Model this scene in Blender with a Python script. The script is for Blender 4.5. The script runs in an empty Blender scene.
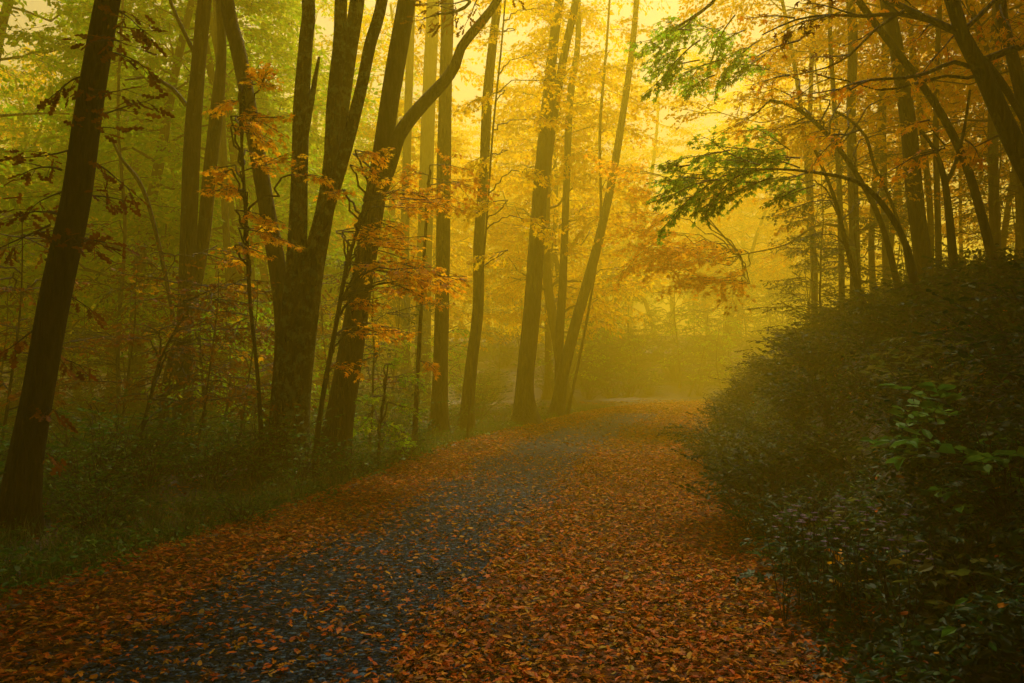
import bpy, math, random
import numpy as np
from mathutils import Vector

# ------------------------------------------------------------------ camera, world, sun, exposure
SC = bpy.context.scene
COL = SC.collection
F = 800.0
CAMZ = 1.5
PITCH = math.atan(28.5 / F)
cam = bpy.data.objects.new('camera', bpy.data.cameras.new('camera'))
COL.objects.link(cam)
cam.location = (0, 0, CAMZ)
cam.rotation_euler = (math.pi / 2 + PITCH, 0, 0)
cam.data.sensor_width = 36
cam.data.lens = 36 * F / 1024
cam.data.clip_end = 2000
SC.camera = cam

SUN_EL, SUN_AZ = math.radians(56), math.radians(6)      # azimuth clockwise from +Y
w = bpy.data.worlds.new("World")
SC.world = w
w.use_nodes = True
nt = w.node_tree
sky = nt.nodes.new('ShaderNodeTexSky')
sky.sky_type = 'NISHITA'
sky.sun_disc = False
sky.sun_elevation = SUN_EL
sky.sun_rotation = SUN_AZ
sky.air_density = 1.0
sky.dust_density = 2.0
nt.links.new(sky.outputs[0], nt.nodes['Background'].inputs[0])
nt.nodes['Background'].inputs[1].default_value = 0.05

sl = bpy.data.lights.new('sun', 'SUN')
sl.energy = 5.0
sl.angle = math.radians(12)
sl.color = (1.0, 0.87, 0.55)
so = bpy.data.objects.new('sun', sl)
COL.objects.link(so)
sd = Vector((math.sin(SUN_AZ) * math.cos(SUN_EL), math.cos(SUN_AZ) * math.cos(SUN_EL), math.sin(SUN_EL)))
so.rotation_euler = sd.to_track_quat('Z', 'Y').to_euler()
so.location = (0, 60, 40)

SC.view_settings.view_transform = 'Standard'
SC.view_settings.look = 'None'
SC.view_settings.gamma = 1
SC.view_settings.exposure = 0.9
SC.render.engine = 'CYCLES'
SC.cycles.use_denoising = True
SC.cycles.max_bounces = 6
SC.cycles.diffuse_bounces = 2
SC.cycles.glossy_bounces = 1
SC.cycles.transmission_bounces = 3
SC.cycles.volume_bounces = 1
SC.cycles.sample_clamp_indirect = 4

HAZE_DENSITY = 0.0185
HAZE_COLOR = (1.0, 0.765, 0.05)
HAZE_G = 0.5

RNG = np.random.default_rng(7)
random.seed(7)


def at(px, py, Y):
    """world point seen at pixel px, py at forward distance Y"""
    u, v = (px - 512) / F, (341.5 - py) / F
    dx = u
    dy = math.cos(PITCH) - v * math.sin(PITCH)
    dz = math.sin(PITCH) + v * math.cos(PITCH)
    k = Y / dy
    return np.array([dx * k, Y, CAMZ + dz * k])


# ------------------------------------------------------------------ materials
def new_mat(name):
    m = bpy.data.materials.new(name)
    m.use_nodes = True
    n = m.node_tree
    n.nodes.clear()
    out = n.nodes.new('ShaderNodeOutputMaterial')
    return m, n, out


def N(n, t, **kw):
    x = n.nodes.new(t)
    for k, v in kw.items():
        if isinstance(k, str) and k.startswith('i_'):
            x.inputs[k[2:].replace('_', ' ')].default_value = v
        else:
            setattr(x, k, v)
    return x


def ramp(n, stops, interp='LINEAR'):
    r = n.nodes.new('ShaderNodeValToRGB')
    r.color_ramp.interpolation = interp
    e = r.color_ramp.elements
    while len(e) < len(stops):
        e.new(0.5)
    for i, (p, c) in enumerate(stops):
        e[i].position = p
        e[i].color = (*c, 1)
    return r


def leaf_mat(name, cols, trans=0.5, gloss=0.015, rough=0.5):
    """cols: list of colours chosen per leaf"""
    m, n, out = new_mat(name)
    g = N(n, 'ShaderNodeNewGeometry')
    k = len(cols)
    if gloss < .04 and cols[0][0] > cols[0][1]:
        cols = [(a, b * .95, c * .3) for a, b, c in cols]
    r = ramp(n, [((i + 0.5) / k, c) for i, c in enumerate(cols)])
    n.links.new(g.outputs['Random Per Island'], r.inputs[0])
    tc = N(n, 'ShaderNodeTexCoord')
    no = N(n, 'ShaderNodeTexNoise')
    no.inputs['Scale'].default_value = 40
    n.links.new(tc.outputs['Object'], no.inputs['Vector'])
    mr = N(n, 'ShaderNodeMapRange')
    mr.inputs[3].default_value = 0.65
    mr.inputs[4].default_value = 1.35
    n.links.new(no.outputs[0], mr.inputs[0])
    mul = N(n, 'ShaderNodeVectorMath', operation='SCALE')
    n.links.new(r.outputs[0], mul.inputs[0])
    n.links.new(mr.outputs[0], mul.inputs['Scale'])
    d = N(n, 'ShaderNodeBsdfDiffuse')
    t = N(n, 'ShaderNodeBsdfTranslucent')
    gl = N(n, 'ShaderNodeBsdfGlossy')
    gl.inputs['Roughness'].default_value = rough
    gl.inputs['Color'].default_value = (0.8, 0.8, 0.8, 1)
    n.links.new(mul.outputs[0], d.inputs[0])
    n.links.new(mul.outputs[0], t.inputs[0])
    mx = N(n, 'ShaderNodeMixShader')
    mx.inputs[0].default_value = trans
    n.links.new(d.outputs[0], mx.inputs[1])
    n.links.new(t.outputs[0], mx.inputs[2])
    m2 = N(n, 'ShaderNodeMixShader')
    m2.inputs[0].default_value = gloss
    n.links.new(mx.outputs[0], m2.inputs[1])
    n.links.new(gl.outputs[0], m2.inputs[2])
    n.links.new(m2.outputs[0], out.inputs[0])
    return m


def bark_mat(name, c1, c2, lichen=None, amount=0.5):
    m, n, out = new_mat(name)
    tc = N(n, 'ShaderNodeTexCoord')
    mp = N(n, 'ShaderNodeMapping')
    mp.inputs['Scale'].default_value = (14, 14, 2.2)
    n.links.new(tc.outputs['Object'], mp.inputs[0])
    no = N(n, 'ShaderNodeTexNoise')
    no.inputs['Scale'].default_value = 1.6
    no.inputs['Detail'].default_value = 6
    no.inputs['Roughness'].default_value = 0.7
    n.links.new(mp.outputs[0], no.inputs['Vector'])
    vo = N(n, 'ShaderNodeTexVoronoi', feature='DISTANCE_TO_EDGE')
    vo.inputs['Scale'].default_value = 1.9
    n.links.new(mp.outputs[0], vo.inputs['Vector'])
    r = ramp(n, [(0.38, c1), (0.66, c2)])
    n.links.new(no.outputs[0], r.inputs[0])
    col = r.outputs[0]
    if lichen:
        n2 = N(n, 'ShaderNodeTexNoise')
        n2.inputs['Scale'].default_value = 5.5
        n2.inputs['Detail'].default_value = 5
        n2.inputs['Roughness'].default_value = 0.75
        n.links.new(tc.outputs['Object'], n2.inputs['Vector'])
        r2 = ramp(n, [(1 - amount - 0.04, (0, 0, 0)), (1 - amount + 0.06, (1, 1, 1))])
        n.links.new(n2.outputs[0], r2.inputs[0])
        mix = N(n, 'ShaderNodeMix', data_type='RGBA')
        n.links.new(r2.outputs[0], mix.inputs[0])
        n.links.new(col, mix.inputs[6])
        mix.inputs[7].default_value = (*lichen, 1)
        col = mix.outputs[2]
    b = N(n, 'ShaderNodeBsdfPrincipled')
    b.inputs['Roughness'].default_value = 0.8
    b.inputs['Specular IOR Level'].default_value = 0.3
    n.links.new(col, b.inputs['Base Color'])
    ad = N(n, 'ShaderNodeMath', operation='ADD')
    sc = N(n, 'ShaderNodeMath', operation='MINIMUM')
    sc.inputs[1].default_value = 0.25
    n.links.new(vo.outputs['Distance'], sc.inputs[0])
    n.links.new(sc.outputs[0], ad.inputs[0])
    n.links.new(no.outputs[0], ad.inputs[1])
    bp = N(n, 'ShaderNodeBump')
    bp.inputs['Strength'].default_value = 1.0
    bp.inputs['Distance'].default_value = 0.07
    n.links.new(ad.outputs[0], bp.inputs['Height'])
    n.links.new(bp.outputs[0], b.inputs['Normal'])
    n.links.new(b.outputs[0], out.inputs[0])
    return m


M = {}
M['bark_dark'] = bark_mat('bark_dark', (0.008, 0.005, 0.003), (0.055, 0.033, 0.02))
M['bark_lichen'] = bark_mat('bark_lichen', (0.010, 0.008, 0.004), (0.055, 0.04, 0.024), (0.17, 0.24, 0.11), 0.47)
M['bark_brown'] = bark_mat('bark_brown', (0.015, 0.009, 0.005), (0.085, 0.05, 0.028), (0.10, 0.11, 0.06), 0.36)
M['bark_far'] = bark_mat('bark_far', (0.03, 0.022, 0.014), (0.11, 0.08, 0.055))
M['twig'] = bark_mat('twig_bark', (0.02, 0.013, 0.008), (0.06, 0.04, 0.025))
M['orange'] = leaf_mat('leaf_orange', [(0.80, 0.24, 0.02), (0.88, 0.36, 0.03), (0.9, 0.45, 0.04), (0.8, 0.28, 0.02), (0.85, 0.5, 0.05)])
M['bright_orange'] = leaf_mat('leaf_bright_orange', [(0.95, 0.38, 0.03), (0.97, 0.50, 0.04), (0.95, 0.58, 0.05), (0.92, 0.34, 0.02)])
M['golden'] = leaf_mat('leaf_golden', [(0.97, 0.46, 0.03), (0.98, 0.58, 0.05), (0.98, 0.66, 0.06), (0.95, 0.40, 0.03)], .68)
M['rust'] = leaf_mat('leaf_rust', [(0.20, 0.05, 0.015), (0.30, 0.08, 0.02), (0.16, 0.04, 0.015), (0.36, 0.13, 0.03)], 0.35)
M['yellow'] = leaf_mat('leaf_yellow', [(0.92, 0.60, 0.02), (0.95, 0.68, 0.03), (0.90, 0.50, 0.02), (0.80, 0.66, 0.03)], .62)
M['amber'] = leaf_mat('leaf_amber', [(0.85, 0.38, 0.02), (0.88, 0.52, 0.02), (0.7, 0.44, 0.02), (0.6, 0.38, 0.02)])
M['lime'] = leaf_mat('leaf_lime', [(0.22, 0.50, 0.01), (0.40, 0.60, 0.01), (0.15, 0.40, 0.01), (0.60, 0.62, 0.02)])
M['green'] = leaf_mat('leaf_green', [(0.16, 0.36, 0.015), (0.22, 0.42, 0.02), (0.36, 0.48, 0.02), (0.12, 0.28, 0.015)], .62)
M['fresh'] = leaf_mat('leaf_fresh_green', [(0.24, 0.50, 0.02), (0.34, 0.58, 0.02), (0.52, 0.62, 0.03)], .65)
M['olive'] = leaf_mat('leaf_olive', [(0.10, 0.13, 0.02), (0.14, 0.17, 0.025), (0.22, 0.18, 0.03), (0.07, 0.11, 0.02)])
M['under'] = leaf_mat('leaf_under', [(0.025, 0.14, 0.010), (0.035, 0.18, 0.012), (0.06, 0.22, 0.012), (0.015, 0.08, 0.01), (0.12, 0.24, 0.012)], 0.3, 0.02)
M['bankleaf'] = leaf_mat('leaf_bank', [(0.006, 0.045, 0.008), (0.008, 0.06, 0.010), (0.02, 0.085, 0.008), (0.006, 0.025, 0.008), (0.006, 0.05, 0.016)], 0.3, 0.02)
M['mint'] = leaf_mat('leaf_mint', [(0.07, 0.22, 0.03), (0.10, 0.27, 0.03), (0.14, 0.28, 0.04)], 0.35)
M['aster'] = leaf_mat('petal_violet', [(0.11, 0.06, 0.42), (0.16, 0.10, 0.5)], 0.3, 0.02)
M['fallen'] = leaf_mat('leaf_fallen', [(0.09, 0.025, 0.01), (0.6, 0.26, 0.03), (0.14, 0.03, 0.012), (0.30, 0.05, 0.012), (0.62, 0.15, 0.02), (0.42, 0.08, 0.015), (0.06, 0.02, 0.008), (0.12, 0.04, 0.015), (0.62, 0.22, 0.03),
                                       (0.42, 0.10, 0.02), (0.5, 0.28, 0.04), (0.20, 0.05, 0.02), (0.45, 0.07, 0.015), (0.30, 0.20, 0.04)], 0.15, 0.012, 0.5)
M['grass'] = leaf_mat('grass_blade', [(0.05, 0.12, 0.02), (0.08, 0.16, 0.03), (0.12, 0.17, 0.03), (0.2, 0.18, 0.05)], 0.3)


def litter_nodes(n, vec, c):
    """mottled leaf litter colour from small voronoi cells"""
    vo = N(n, 'ShaderNodeTexVoronoi')
    vo.inputs['Scale'].default_value = 16
    n.links.new(vec, vo.inputs['Vector'])
    r = ramp(n, c)
    sep = N(n, 'ShaderNodeSeparateColor')
    n.links.new(vo.outputs['Color'], sep.inputs[0])
    n.links.new(sep.outputs[0], r.inputs[0])
    return r.outputs[0], vo.outputs['Distance']


def ground_material(name, gravel):
    m, n, out = new_mat(name)
    tc = N(n, 'ShaderNodeTexCoord')
    lit, dist = litter_nodes(n, tc.outputs['Object'], [(0.1, (0.02, 0.008, 0.004)), (0.4, (0.07, 0.018, 0.006)), (0.7, (0.14, 0.04, 0.008)), (0.95, (0.04, 0.02, 0.008))])
    b = N(n, 'ShaderNodeBsdfPrincipled')
    b.inputs['Roughness'].default_value = 0.75
    if gravel:
        v1 = N(n, 'ShaderNodeTexVoronoi')
        v1.inputs['Scale'].default_value = 42
        v1.inputs['Randomness'].default_value = 1
        n.links.new(tc.outputs['Object'], v1.inputs['Vector'])
        sep = N(n, 'ShaderNodeSeparateColor')
        n.links.new(v1.outputs['Color'], sep.inputs[0])
        r = ramp(n, [(0.0, (0.001, 0.003, 0.007)), (0.55, (0.004, 0.009, 0.019)), (0.85, (0.012, 0.034, 0.07)), (1.0, (0.06, 0.12, 0.2))])
        n.links.new(sep.outputs[0], r.inputs[0])
        at_ = N(n, 'ShaderNodeAttribute')
        at_.attribute_name = 'litter'
        n3 = N(n, 'ShaderNodeTexNoise')
        n3.inputs['Scale'].default_value = 11
        n3.inputs['Detail'].default_value = 4
        n.links.new(tc.outputs['Object'], n3.inputs['Vector'])
        ad = N(n, 'ShaderNodeMath', operation='ADD')
        n.links.new(at_.outputs['Fac'], ad.inputs[0])
        n.links.new(n3.outputs[0], ad.inputs[1])
        rr = ramp(n, [(0.86, (0, 0, 0)), (1.0, (1, 1, 1))])
        n.links.new(ad.outputs[0], rr.inputs[0])
        mix = N(n, 'ShaderNodeMix', data_type='RGBA')
        n.links.new(rr.outputs[0], mix.inputs[0])
        n.links.new(r.outputs[0], mix.inputs[6])
        n.links.new(lit, mix.inputs[7])
        n.links.new(mix.outputs[2], b.inputs['Base Color'])
        b.inputs['Roughness'].default_value = 0.65
        b.inputs['Specular IOR Level'].default_value = 0.02
        bp = N(n, 'ShaderNodeBump')
        bp.invert = True
        bp.inputs['Strength'].default_value = 1.0
        bp.inputs['Distance'].default_value = 0.014
        n.links.new(v1.outputs['Distance'], bp.inputs['Height'])
        n.links.new(bp.outputs[0], b.inputs['Normal'])
    else:
        n3 = N(n, 'ShaderNodeTexNoise')
        n3.inputs['Scale'].default_value = 0.9
        n3.inputs['Detail'].default_value = 6
        n.links.new(tc.outputs['Object'], n3.inputs['Vector'])
        rr = ramp(n, [(0.42, (0, 0, 0)), (0.6, (1, 1, 1))])
        n.links.new(n3.outputs[0], rr.inputs[0])
        at_ = N(n, 'ShaderNodeAttribute')
        at_.attribute_name = 'litter'
        mx = N(n, 'ShaderNodeMath', operation='MULTIPLY')
        n.links.new(rr.outputs[0], mx.inputs[0])
        n.links.new(at_.outputs['Fac'], mx.inputs[1])
        mix = N(n, 'ShaderNodeMix', data_type='RGBA')
        n.links.new(mx.outputs[0], mix.inputs[0])
        mix.inputs[6].default_value = (0.022, 0.022, 0.012, 1)
        n.links.new(lit, mix.inputs[7])
        n.links.new(mix.outputs[2], b.inputs['Base Color'])
        bp = N(n, 'ShaderNodeBump')
        bp.inputs['Distance'].default_value = 0.03
        n.links.new(dist, bp.inputs['Height'])
        n.links.new(bp.outputs[0], b.inputs['Normal'])
    n.links.new(b.outputs[0], out.inputs[0])
    return m


M['road'] = ground_material('gravel_with_leaves', True)
M['floor'] = ground_material('forest_floor', False)

# ------------------------------------------------------------------ quad mesh buffer
T_SIMPLE = (np.array([(0, 0, 0), (.35, .26, .05), (.75, .2, .04), (1, 0, -.06), (.75, -.2, .04), (.35, -.26, .05)], float),
            np.array([(0, 3, 2, 1), (0, 5, 4, 3)]))
T_DIAMOND = (np.array([(0, 0, 0), (.45, .32, .05), (1, 0, -.05), (.45, -.32, .05)], float), np.array([(0, 3, 2, 1)]))
_a = np.radians([-125, -62, 0, 62, 125])
_r = [.40, .56, .68, .56, .40]
_mv, _mf = [(0.32, 0, 0.0)], []
_na = np.radians([-165, -94, -31, 31, 94, 165])
_nr = [.2, .24, .27, .27, .24, .2]
for i in range(6):
    _mv.append((.32 + _nr[i] * math.cos(_na[i]), _nr[i] * math.sin(_na[i]), .03))
for i in range(5):
    _mv.append((.32 + _r[i] * math.cos(_a[i]), _r[i] * math.sin(_a[i]), -.07))
    _mf.append((0, 1 + i, 7 + i, 2 + i))
T_MAPLE = (np.array(_mv, float), np.array(_mf))
_ov = []
_xs = [0, .18, .34, .5, .66, .82, 1.0]
_ws = [.02, .18, .07, .26, .09, .2, .0]
for x_, w_ in zip(_xs, _ws):
    _ov += [(x_, w_, .03), (x_, 0, 0), (x_, -w_, .03)]
_of = []
for i in range(6):
    a_ = 3 * i
    _of += [(a_, a_ + 1, a_ + 4, a_ + 3), (a_ + 1, a_ + 2, a_ + 5, a_ + 4)]
T_OAK = (np.array(_ov, float), np.array(_of))
TEMPL = {'simple': T_SIMPLE, 'diamond': T_DIAMOND, 'maple': T_MAPLE, 'oak': T_OAK}


def unit(v):
    v = np.asarray(v, float)
    return v / (np.linalg.norm(v, axis=-1, keepdims=True) + 1e-9)


class MB:
    def __init__(s):
        s.V, s.Q, s.mi, s.n = [], [], [], 0
        s.L = []           # pending leaves (pos, dir, nrm, size)
        s.mats = []

    def slot(s, m):
        if m not in s.mats:
            s.mats.append(m)
        return s.mats.index(m)

    def add(s, v, q, mat):
        s.V.append(np.asarray(v, np.float32))
        s.Q.append(np.asarray(q, np.int64) + s.n)
        s.mi.append(np.full(len(q), s.slot(mat), np.int32))
        s.n += len(v)

    def tube(s, pts, rad, mat, sides=6, bump=0.0, seed=0):
        pts = np.asarray(pts, float)
        rad = np.asarray(rad, float)
        k = len(pts)
        t = np.gradient(pts, axis=0)
        t = unit(t)
        ref = np.array([1.0, 0, 0]) if abs(t[0][0]) < .8 else np.array([0, 0, 1.0])
        ang = np.linspace(0, 2 * math.pi, sides, endpoint=False)
        a = unit(ref - (t @ ref)[:, None] * t)
        b = np.cross(t, a)
        rr = np.repeat(rad[:, None], sides, 1)
        if bump:
            zz = np.cumsum(np.r_[0, np.linalg.norm(np.diff(pts, axis=0), axis=1)])[:, None]
            r = np.random.default_rng(seed)
            acc = 0
            for f, am in ((2, .5), (3, .4), (5, .35), (8, .3), (11, .25)):
                p1, p2, fz = r.uniform(0, 6.28), r.uniform(0, 6.28), r.uniform(.6, 2.2)
                acc = acc + am * np.sin(f * ang[None] + p1 + 1.2 * np.sin(zz * fz + p2)) * np.cos(zz * fz * .7 + p1)
            rr = rr * (1 + bump * acc)
        P = pts[:, None] + rr[..., None] * (np.cos(ang)[None, :, None] * a[:, None] + np.sin(ang)[None, :, None] * b[:, None])
        i = np.arange(k - 1)[:, None] * sides
        j = np.arange(sides)[None]
        j2 = (j + 1) % sides
        q = np.stack([i + j, i + j2, i + sides + j2, i + sides + j], -1).reshape(-1, 4)
        s.add(P.reshape(-1, 3), q, mat)

    def leaf(s, p, d, nrm, size):
        s.L.append((*p, *d, *nrm, size))

    def leaves(s, kind, mat, arr=None):
        A = np.array(s.L if arr is None else arr, float)
        if arr is None:
            s.L = []
        if len(A) == 0:
            return
        tv, tf = TEMPL[kind]
        X = unit(A[:, 3:6])
        Z = A[:, 6:9]
        Z = unit(Z - np.sum(Z * X, 1, keepdims=True) * X)
        Y = np.cross(Z, X)
        S = A[:, 9][:, None, None]
        rr = RNG.uniform(.75, 1.2, (len(A), 1, 1))
        cz = RNG.normal(1, 1.2, (len(A), 1, 1))
        P = A[:, None, 0:3] + S * (tv[None, :, 0:1] * X[:, None] + rr * tv[None, :, 1:2] * Y[:, None] + cz * tv[None, :, 2:3] * Z[:, None])
        q = (np.arange(len(A))[:, None, None] * len(tv) + tf[None]).reshape(-1, 4)
        s.add(P.reshape(-1, 3), q, mat)

    def build(s, name, parent=None, smooth=True, origin=None):
        me = bpy.data.meshes.new(name)
        V = np.concatenate(s.V).astype(np.float32)
        if origin is not None:
            V = V - np.asarray(origin, np.float32)
        Q = np.concatenate(s.Q).astype(np.int32)
        me.vertices.add(len(V))
        me.vertices.foreach_set('co', V.ravel())
        me.loops.add(len(Q) * 4)
        me.loops.foreach_set('vertex_index', Q.ravel())
        me.polygons.add(len(Q))
        me.polygons.foreach_set('loop_start', np.arange(0, len(Q) * 4, 4, dtype=np.int32))
        me.polygons.foreach_set('material_index', np.concatenate(s.mi))
        me.polygons.foreach_set('use_smooth', np.full(len(Q), smooth))
        for m in s.mats:
            me.materials.append(M[m])
        me.update(calc_edges=True)
        o = bpy.data.objects.new(name, me)
        COL.objects.link(o)
        o.parent = parent
        return o


def tag(o, label=None, cat=None, group=None, kind=None):
    if label: o['label'] = label
    if cat: o['category'] = cat
    if group: o['group'] = group
    if kind: o['kind'] = kind
    return o


def empty(name, loc):
    o = bpy.data.objects.new(name, None)
    o.location = [float(c) for c in loc]
    o.empty_display_size = .2
    COL.objects.link(o)
    return o


def copy_tree(o, loc, rz=0, sc=1, label=None, group=None):
    c = o.copy()
    COL.objects.link(c)
    c.location = [float(v) for v in loc]
    c.rotation_euler = (0, 0, rz)
    c.scale = (sc, sc, sc)
    for ch in o.children:
        k = ch.copy()
        COL.objects.link(k)
        k.parent = c
    if label: c['label'] = label
    if group: c['group'] = group
    return c


def smooth_path(P, step=0.25):
    """catmull-rom through the points"""
    P = np.asarray(P, float)
    Q = np.vstack([2 * P[0] - P[1], P, 2 * P[-1] - P[-2]])
    out = []
    for i in range(1, len(Q) - 2):
        p0, p1, p2, p3 = Q[i - 1], Q[i], Q[i + 1], Q[i + 2]
        k = max(2, int(np.linalg.norm((p2 - p1)[:3]) / step))
        for t in np.linspace(0, 1, k, endpoint=False):
            out.append(.5 * ((2 * p1) + (-p0 + p2) * t + (2 * p0 - 5 * p1 + 4 * p2 - p3) * t * t + (-p0 + 3 * p1 - 3 * p2 + p3) * t ** 3))
    out.append(P[-1])
    return np.array(out)


# ------------------------------------------------------------------ road and terrain
ROAD_C = smooth_path([(-1.5, -14), (-1.45, -6), (-1.1, 0), (-.85, 4.5), (.15, 9.2), (1.05, 15), (2.35, 20), (3.9, 25), (5.7, 30), (8.3, 34.5), (12.5, 37.5), (18, 39), (30, 40), (60, 42)], .3)
_RT = unit(np.gradient(ROAD_C, axis=0))
HALF = 2.35


def road_s(x, y):
    """signed distance from the road's centre line, + to the right"""
    x, y = np.atleast_1d(x).astype(float), np.atleast_1d(y).astype(float)
    out = np.empty(len(x))
    for a in range(0, len(x), 4000):
        d = np.stack([x[a:a + 4000], y[a:a + 4000]], 1)[:, None] - ROAD_C[None]
        dd = (d ** 2).sum(-1)
        j = dd.argmin(1)
        dj = d[np.arange(len(j)), j]
        t = _RT[j]
        sg = np.sign(dj[:, 0] * t[:, 1] - dj[:, 1] * t[:, 0])
        out[a:a + 4000] = sg * np.sqrt(dd[np.arange(len(j)), j])
    return out


def sstep(a, b, x):
    t = np.clip((x - a) / (b - a), 0, 1)
    return t * t * (3 - 2 * t)


def nz(x, y, f=1.0):
    return (np.sin(x * 1.3 * f + 1.7 * np.sin(y * .9 * f)) + np.sin(y * 1.7 * f + 2.1 * np.cos(x * 1.1 * f + .5)) + .5 * np.sin(x * 3.1 * f + y * 2.3 * f)) / 2.5


def H(x, y, s=None):
    x, y = np.atleast_1d(x).astype(float), np.atleast_1d(y).astype(float)
    if s is None:
        s = road_s(x, y)
    r = np.maximum(s - HALF, 0)
    l = np.maximum(-s - HALF, 0)
    h = 2.15 * sstep(0, 3.1, r) + .36 * np.maximum(r - 2.2, 0) * sstep(2.2, 5, r)
    h = np.minimum(h, 9 + .02 * h)
    h += -.12 * sstep(0, .6, l) + .14 * sstep(.6, 2.5, l) - .05 * np.clip(l - 4, 0, 25)
    out = (s < 0) & True
    q = np.maximum(y - 43, 0)
    h += out * (6.5 * (1 - np.exp(-q * q / (60 + 14 * q))) + .5 * nz(x * .3, y * .3) * sstep(44, 52, y))
    off = sstep(0, 2, np.maximum(r, l))
    h += off * (.10 * nz(x, y, .9) + .06 * nz(x + 9, y, 2.3))
    return h


def H1(x, y):
    return float(H(x, y)[0])


def grid_mesh(name, X, Y, Z, mat, litter):
    ny, nx = X.shape
    me = bpy.data.meshes.new(name)
    V = np.stack([X, Y, Z], -1).reshape(-1, 3).astype(np.float32)
    i = (np.arange(ny - 1)[:, None] * nx + np.arange(nx - 1)[None]).ravel()
    Q = np.stack([i, i + 1, i + nx + 1, i + nx], 1).astype(np.int32)
    me.vertices.add(len(V)); me.vertices.foreach_set('co', V.ravel())
    me.loops.add(len(Q) * 4); me.loops.foreach_set('vertex_index', Q.ravel())
    me.polygons.add(len(Q))
    me.polygons.foreach_set('loop_start', np.arange(0, len(Q) * 4, 4, dtype=np.int32))
    me.polygons.foreach_set('use_smooth', np.ones(len(Q), bool))
    me.update(calc_edges=True)
    a = me.attributes.new('litter', 'FLOAT', 'POINT')
    a.data.foreach_set('value', litter.ravel().astype(np.float32))
    me.materials.append(mat)
    o = bpy.data.objects.new(name, me)
    COL.objects.link(o)
    o['kind'] = 'structure'
    return o


def spaced(lo, hi, n, c=0.0, p=3.0):
    t = np.linspace(-1, 1, n)
    f = np.sinh(p * t) / math.sinh(p)
    return np.where(f < 0, c + f * (c - lo), c + f * (hi - c))


gx, gy = spaced(-170, 170, 300, 0, 4.2), spaced(-30, 240, 330, 8, 4.0)
X, Y = np.meshgrid(gx, gy)
Sg = road_s(X.ravel(), Y.ravel()).reshape(X.shape)
Z = H(X.ravel(), Y.ravel(), Sg.ravel()).reshape(X.shape)
Z = np.where(np.abs(Sg) < HALF + .05, -.05, Z)
grid_mesh('forest_floor', X, Y, Z, M['floor'], np.where(Sg > HALF + 2.2, 1.0, np.where(Sg > 0, .15, .5)))


def leafiness(s, y):
    """how much of the road is covered by leaves at lateral s"""
    e = .22 * nz(s * 2, y * .8, 1.3) + .18 * nz(s * 5, y * 2.0, 1.9)
    c = .15 * np.clip((y - 9) / 8, 0, 1)
    band = sstep(-1.45, -.95, s + e - c) * (1 - sstep(.05, .6, s + e - c))
    far = sstep(22, 32, y)
    edge = sstep(-2.5, -1.9, s + e)
    return 1 - band * (1 - .55 * far) * .9


sl_ = np.linspace(-HALF - .25, HALF + .25, 60)
rc, rt = ROAD_C, _RT
nrm = np.stack([rt[:, 1], -rt[:, 0]], 1)
RX = rc[:, 0:1] + nrm[:, 0:1] * sl_[None]
RY = rc[:, 1:2] + nrm[:, 1:2] * sl_[None]
SS = np.repeat(sl_[None], len(rc), 0)
RZ = .03 * (1 - (SS / HALF) ** 2) - .02 * np.exp(-((np.abs(SS) - .8) / .3) ** 2) + .008 * nz(RX, RY, 3) - .12 * sstep(HALF, HALF + .25, np.abs(SS))
RZ = RZ + .004
grid_mesh('gravel_road', RX, RY, RZ, M['road'], leafiness(SS, RY) * .55)


def road_z(s):
    return .03 * (1 - (s / HALF) ** 2) - .02 * np.exp(-((np.abs(s) - .8) / .3) ** 2)


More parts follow.
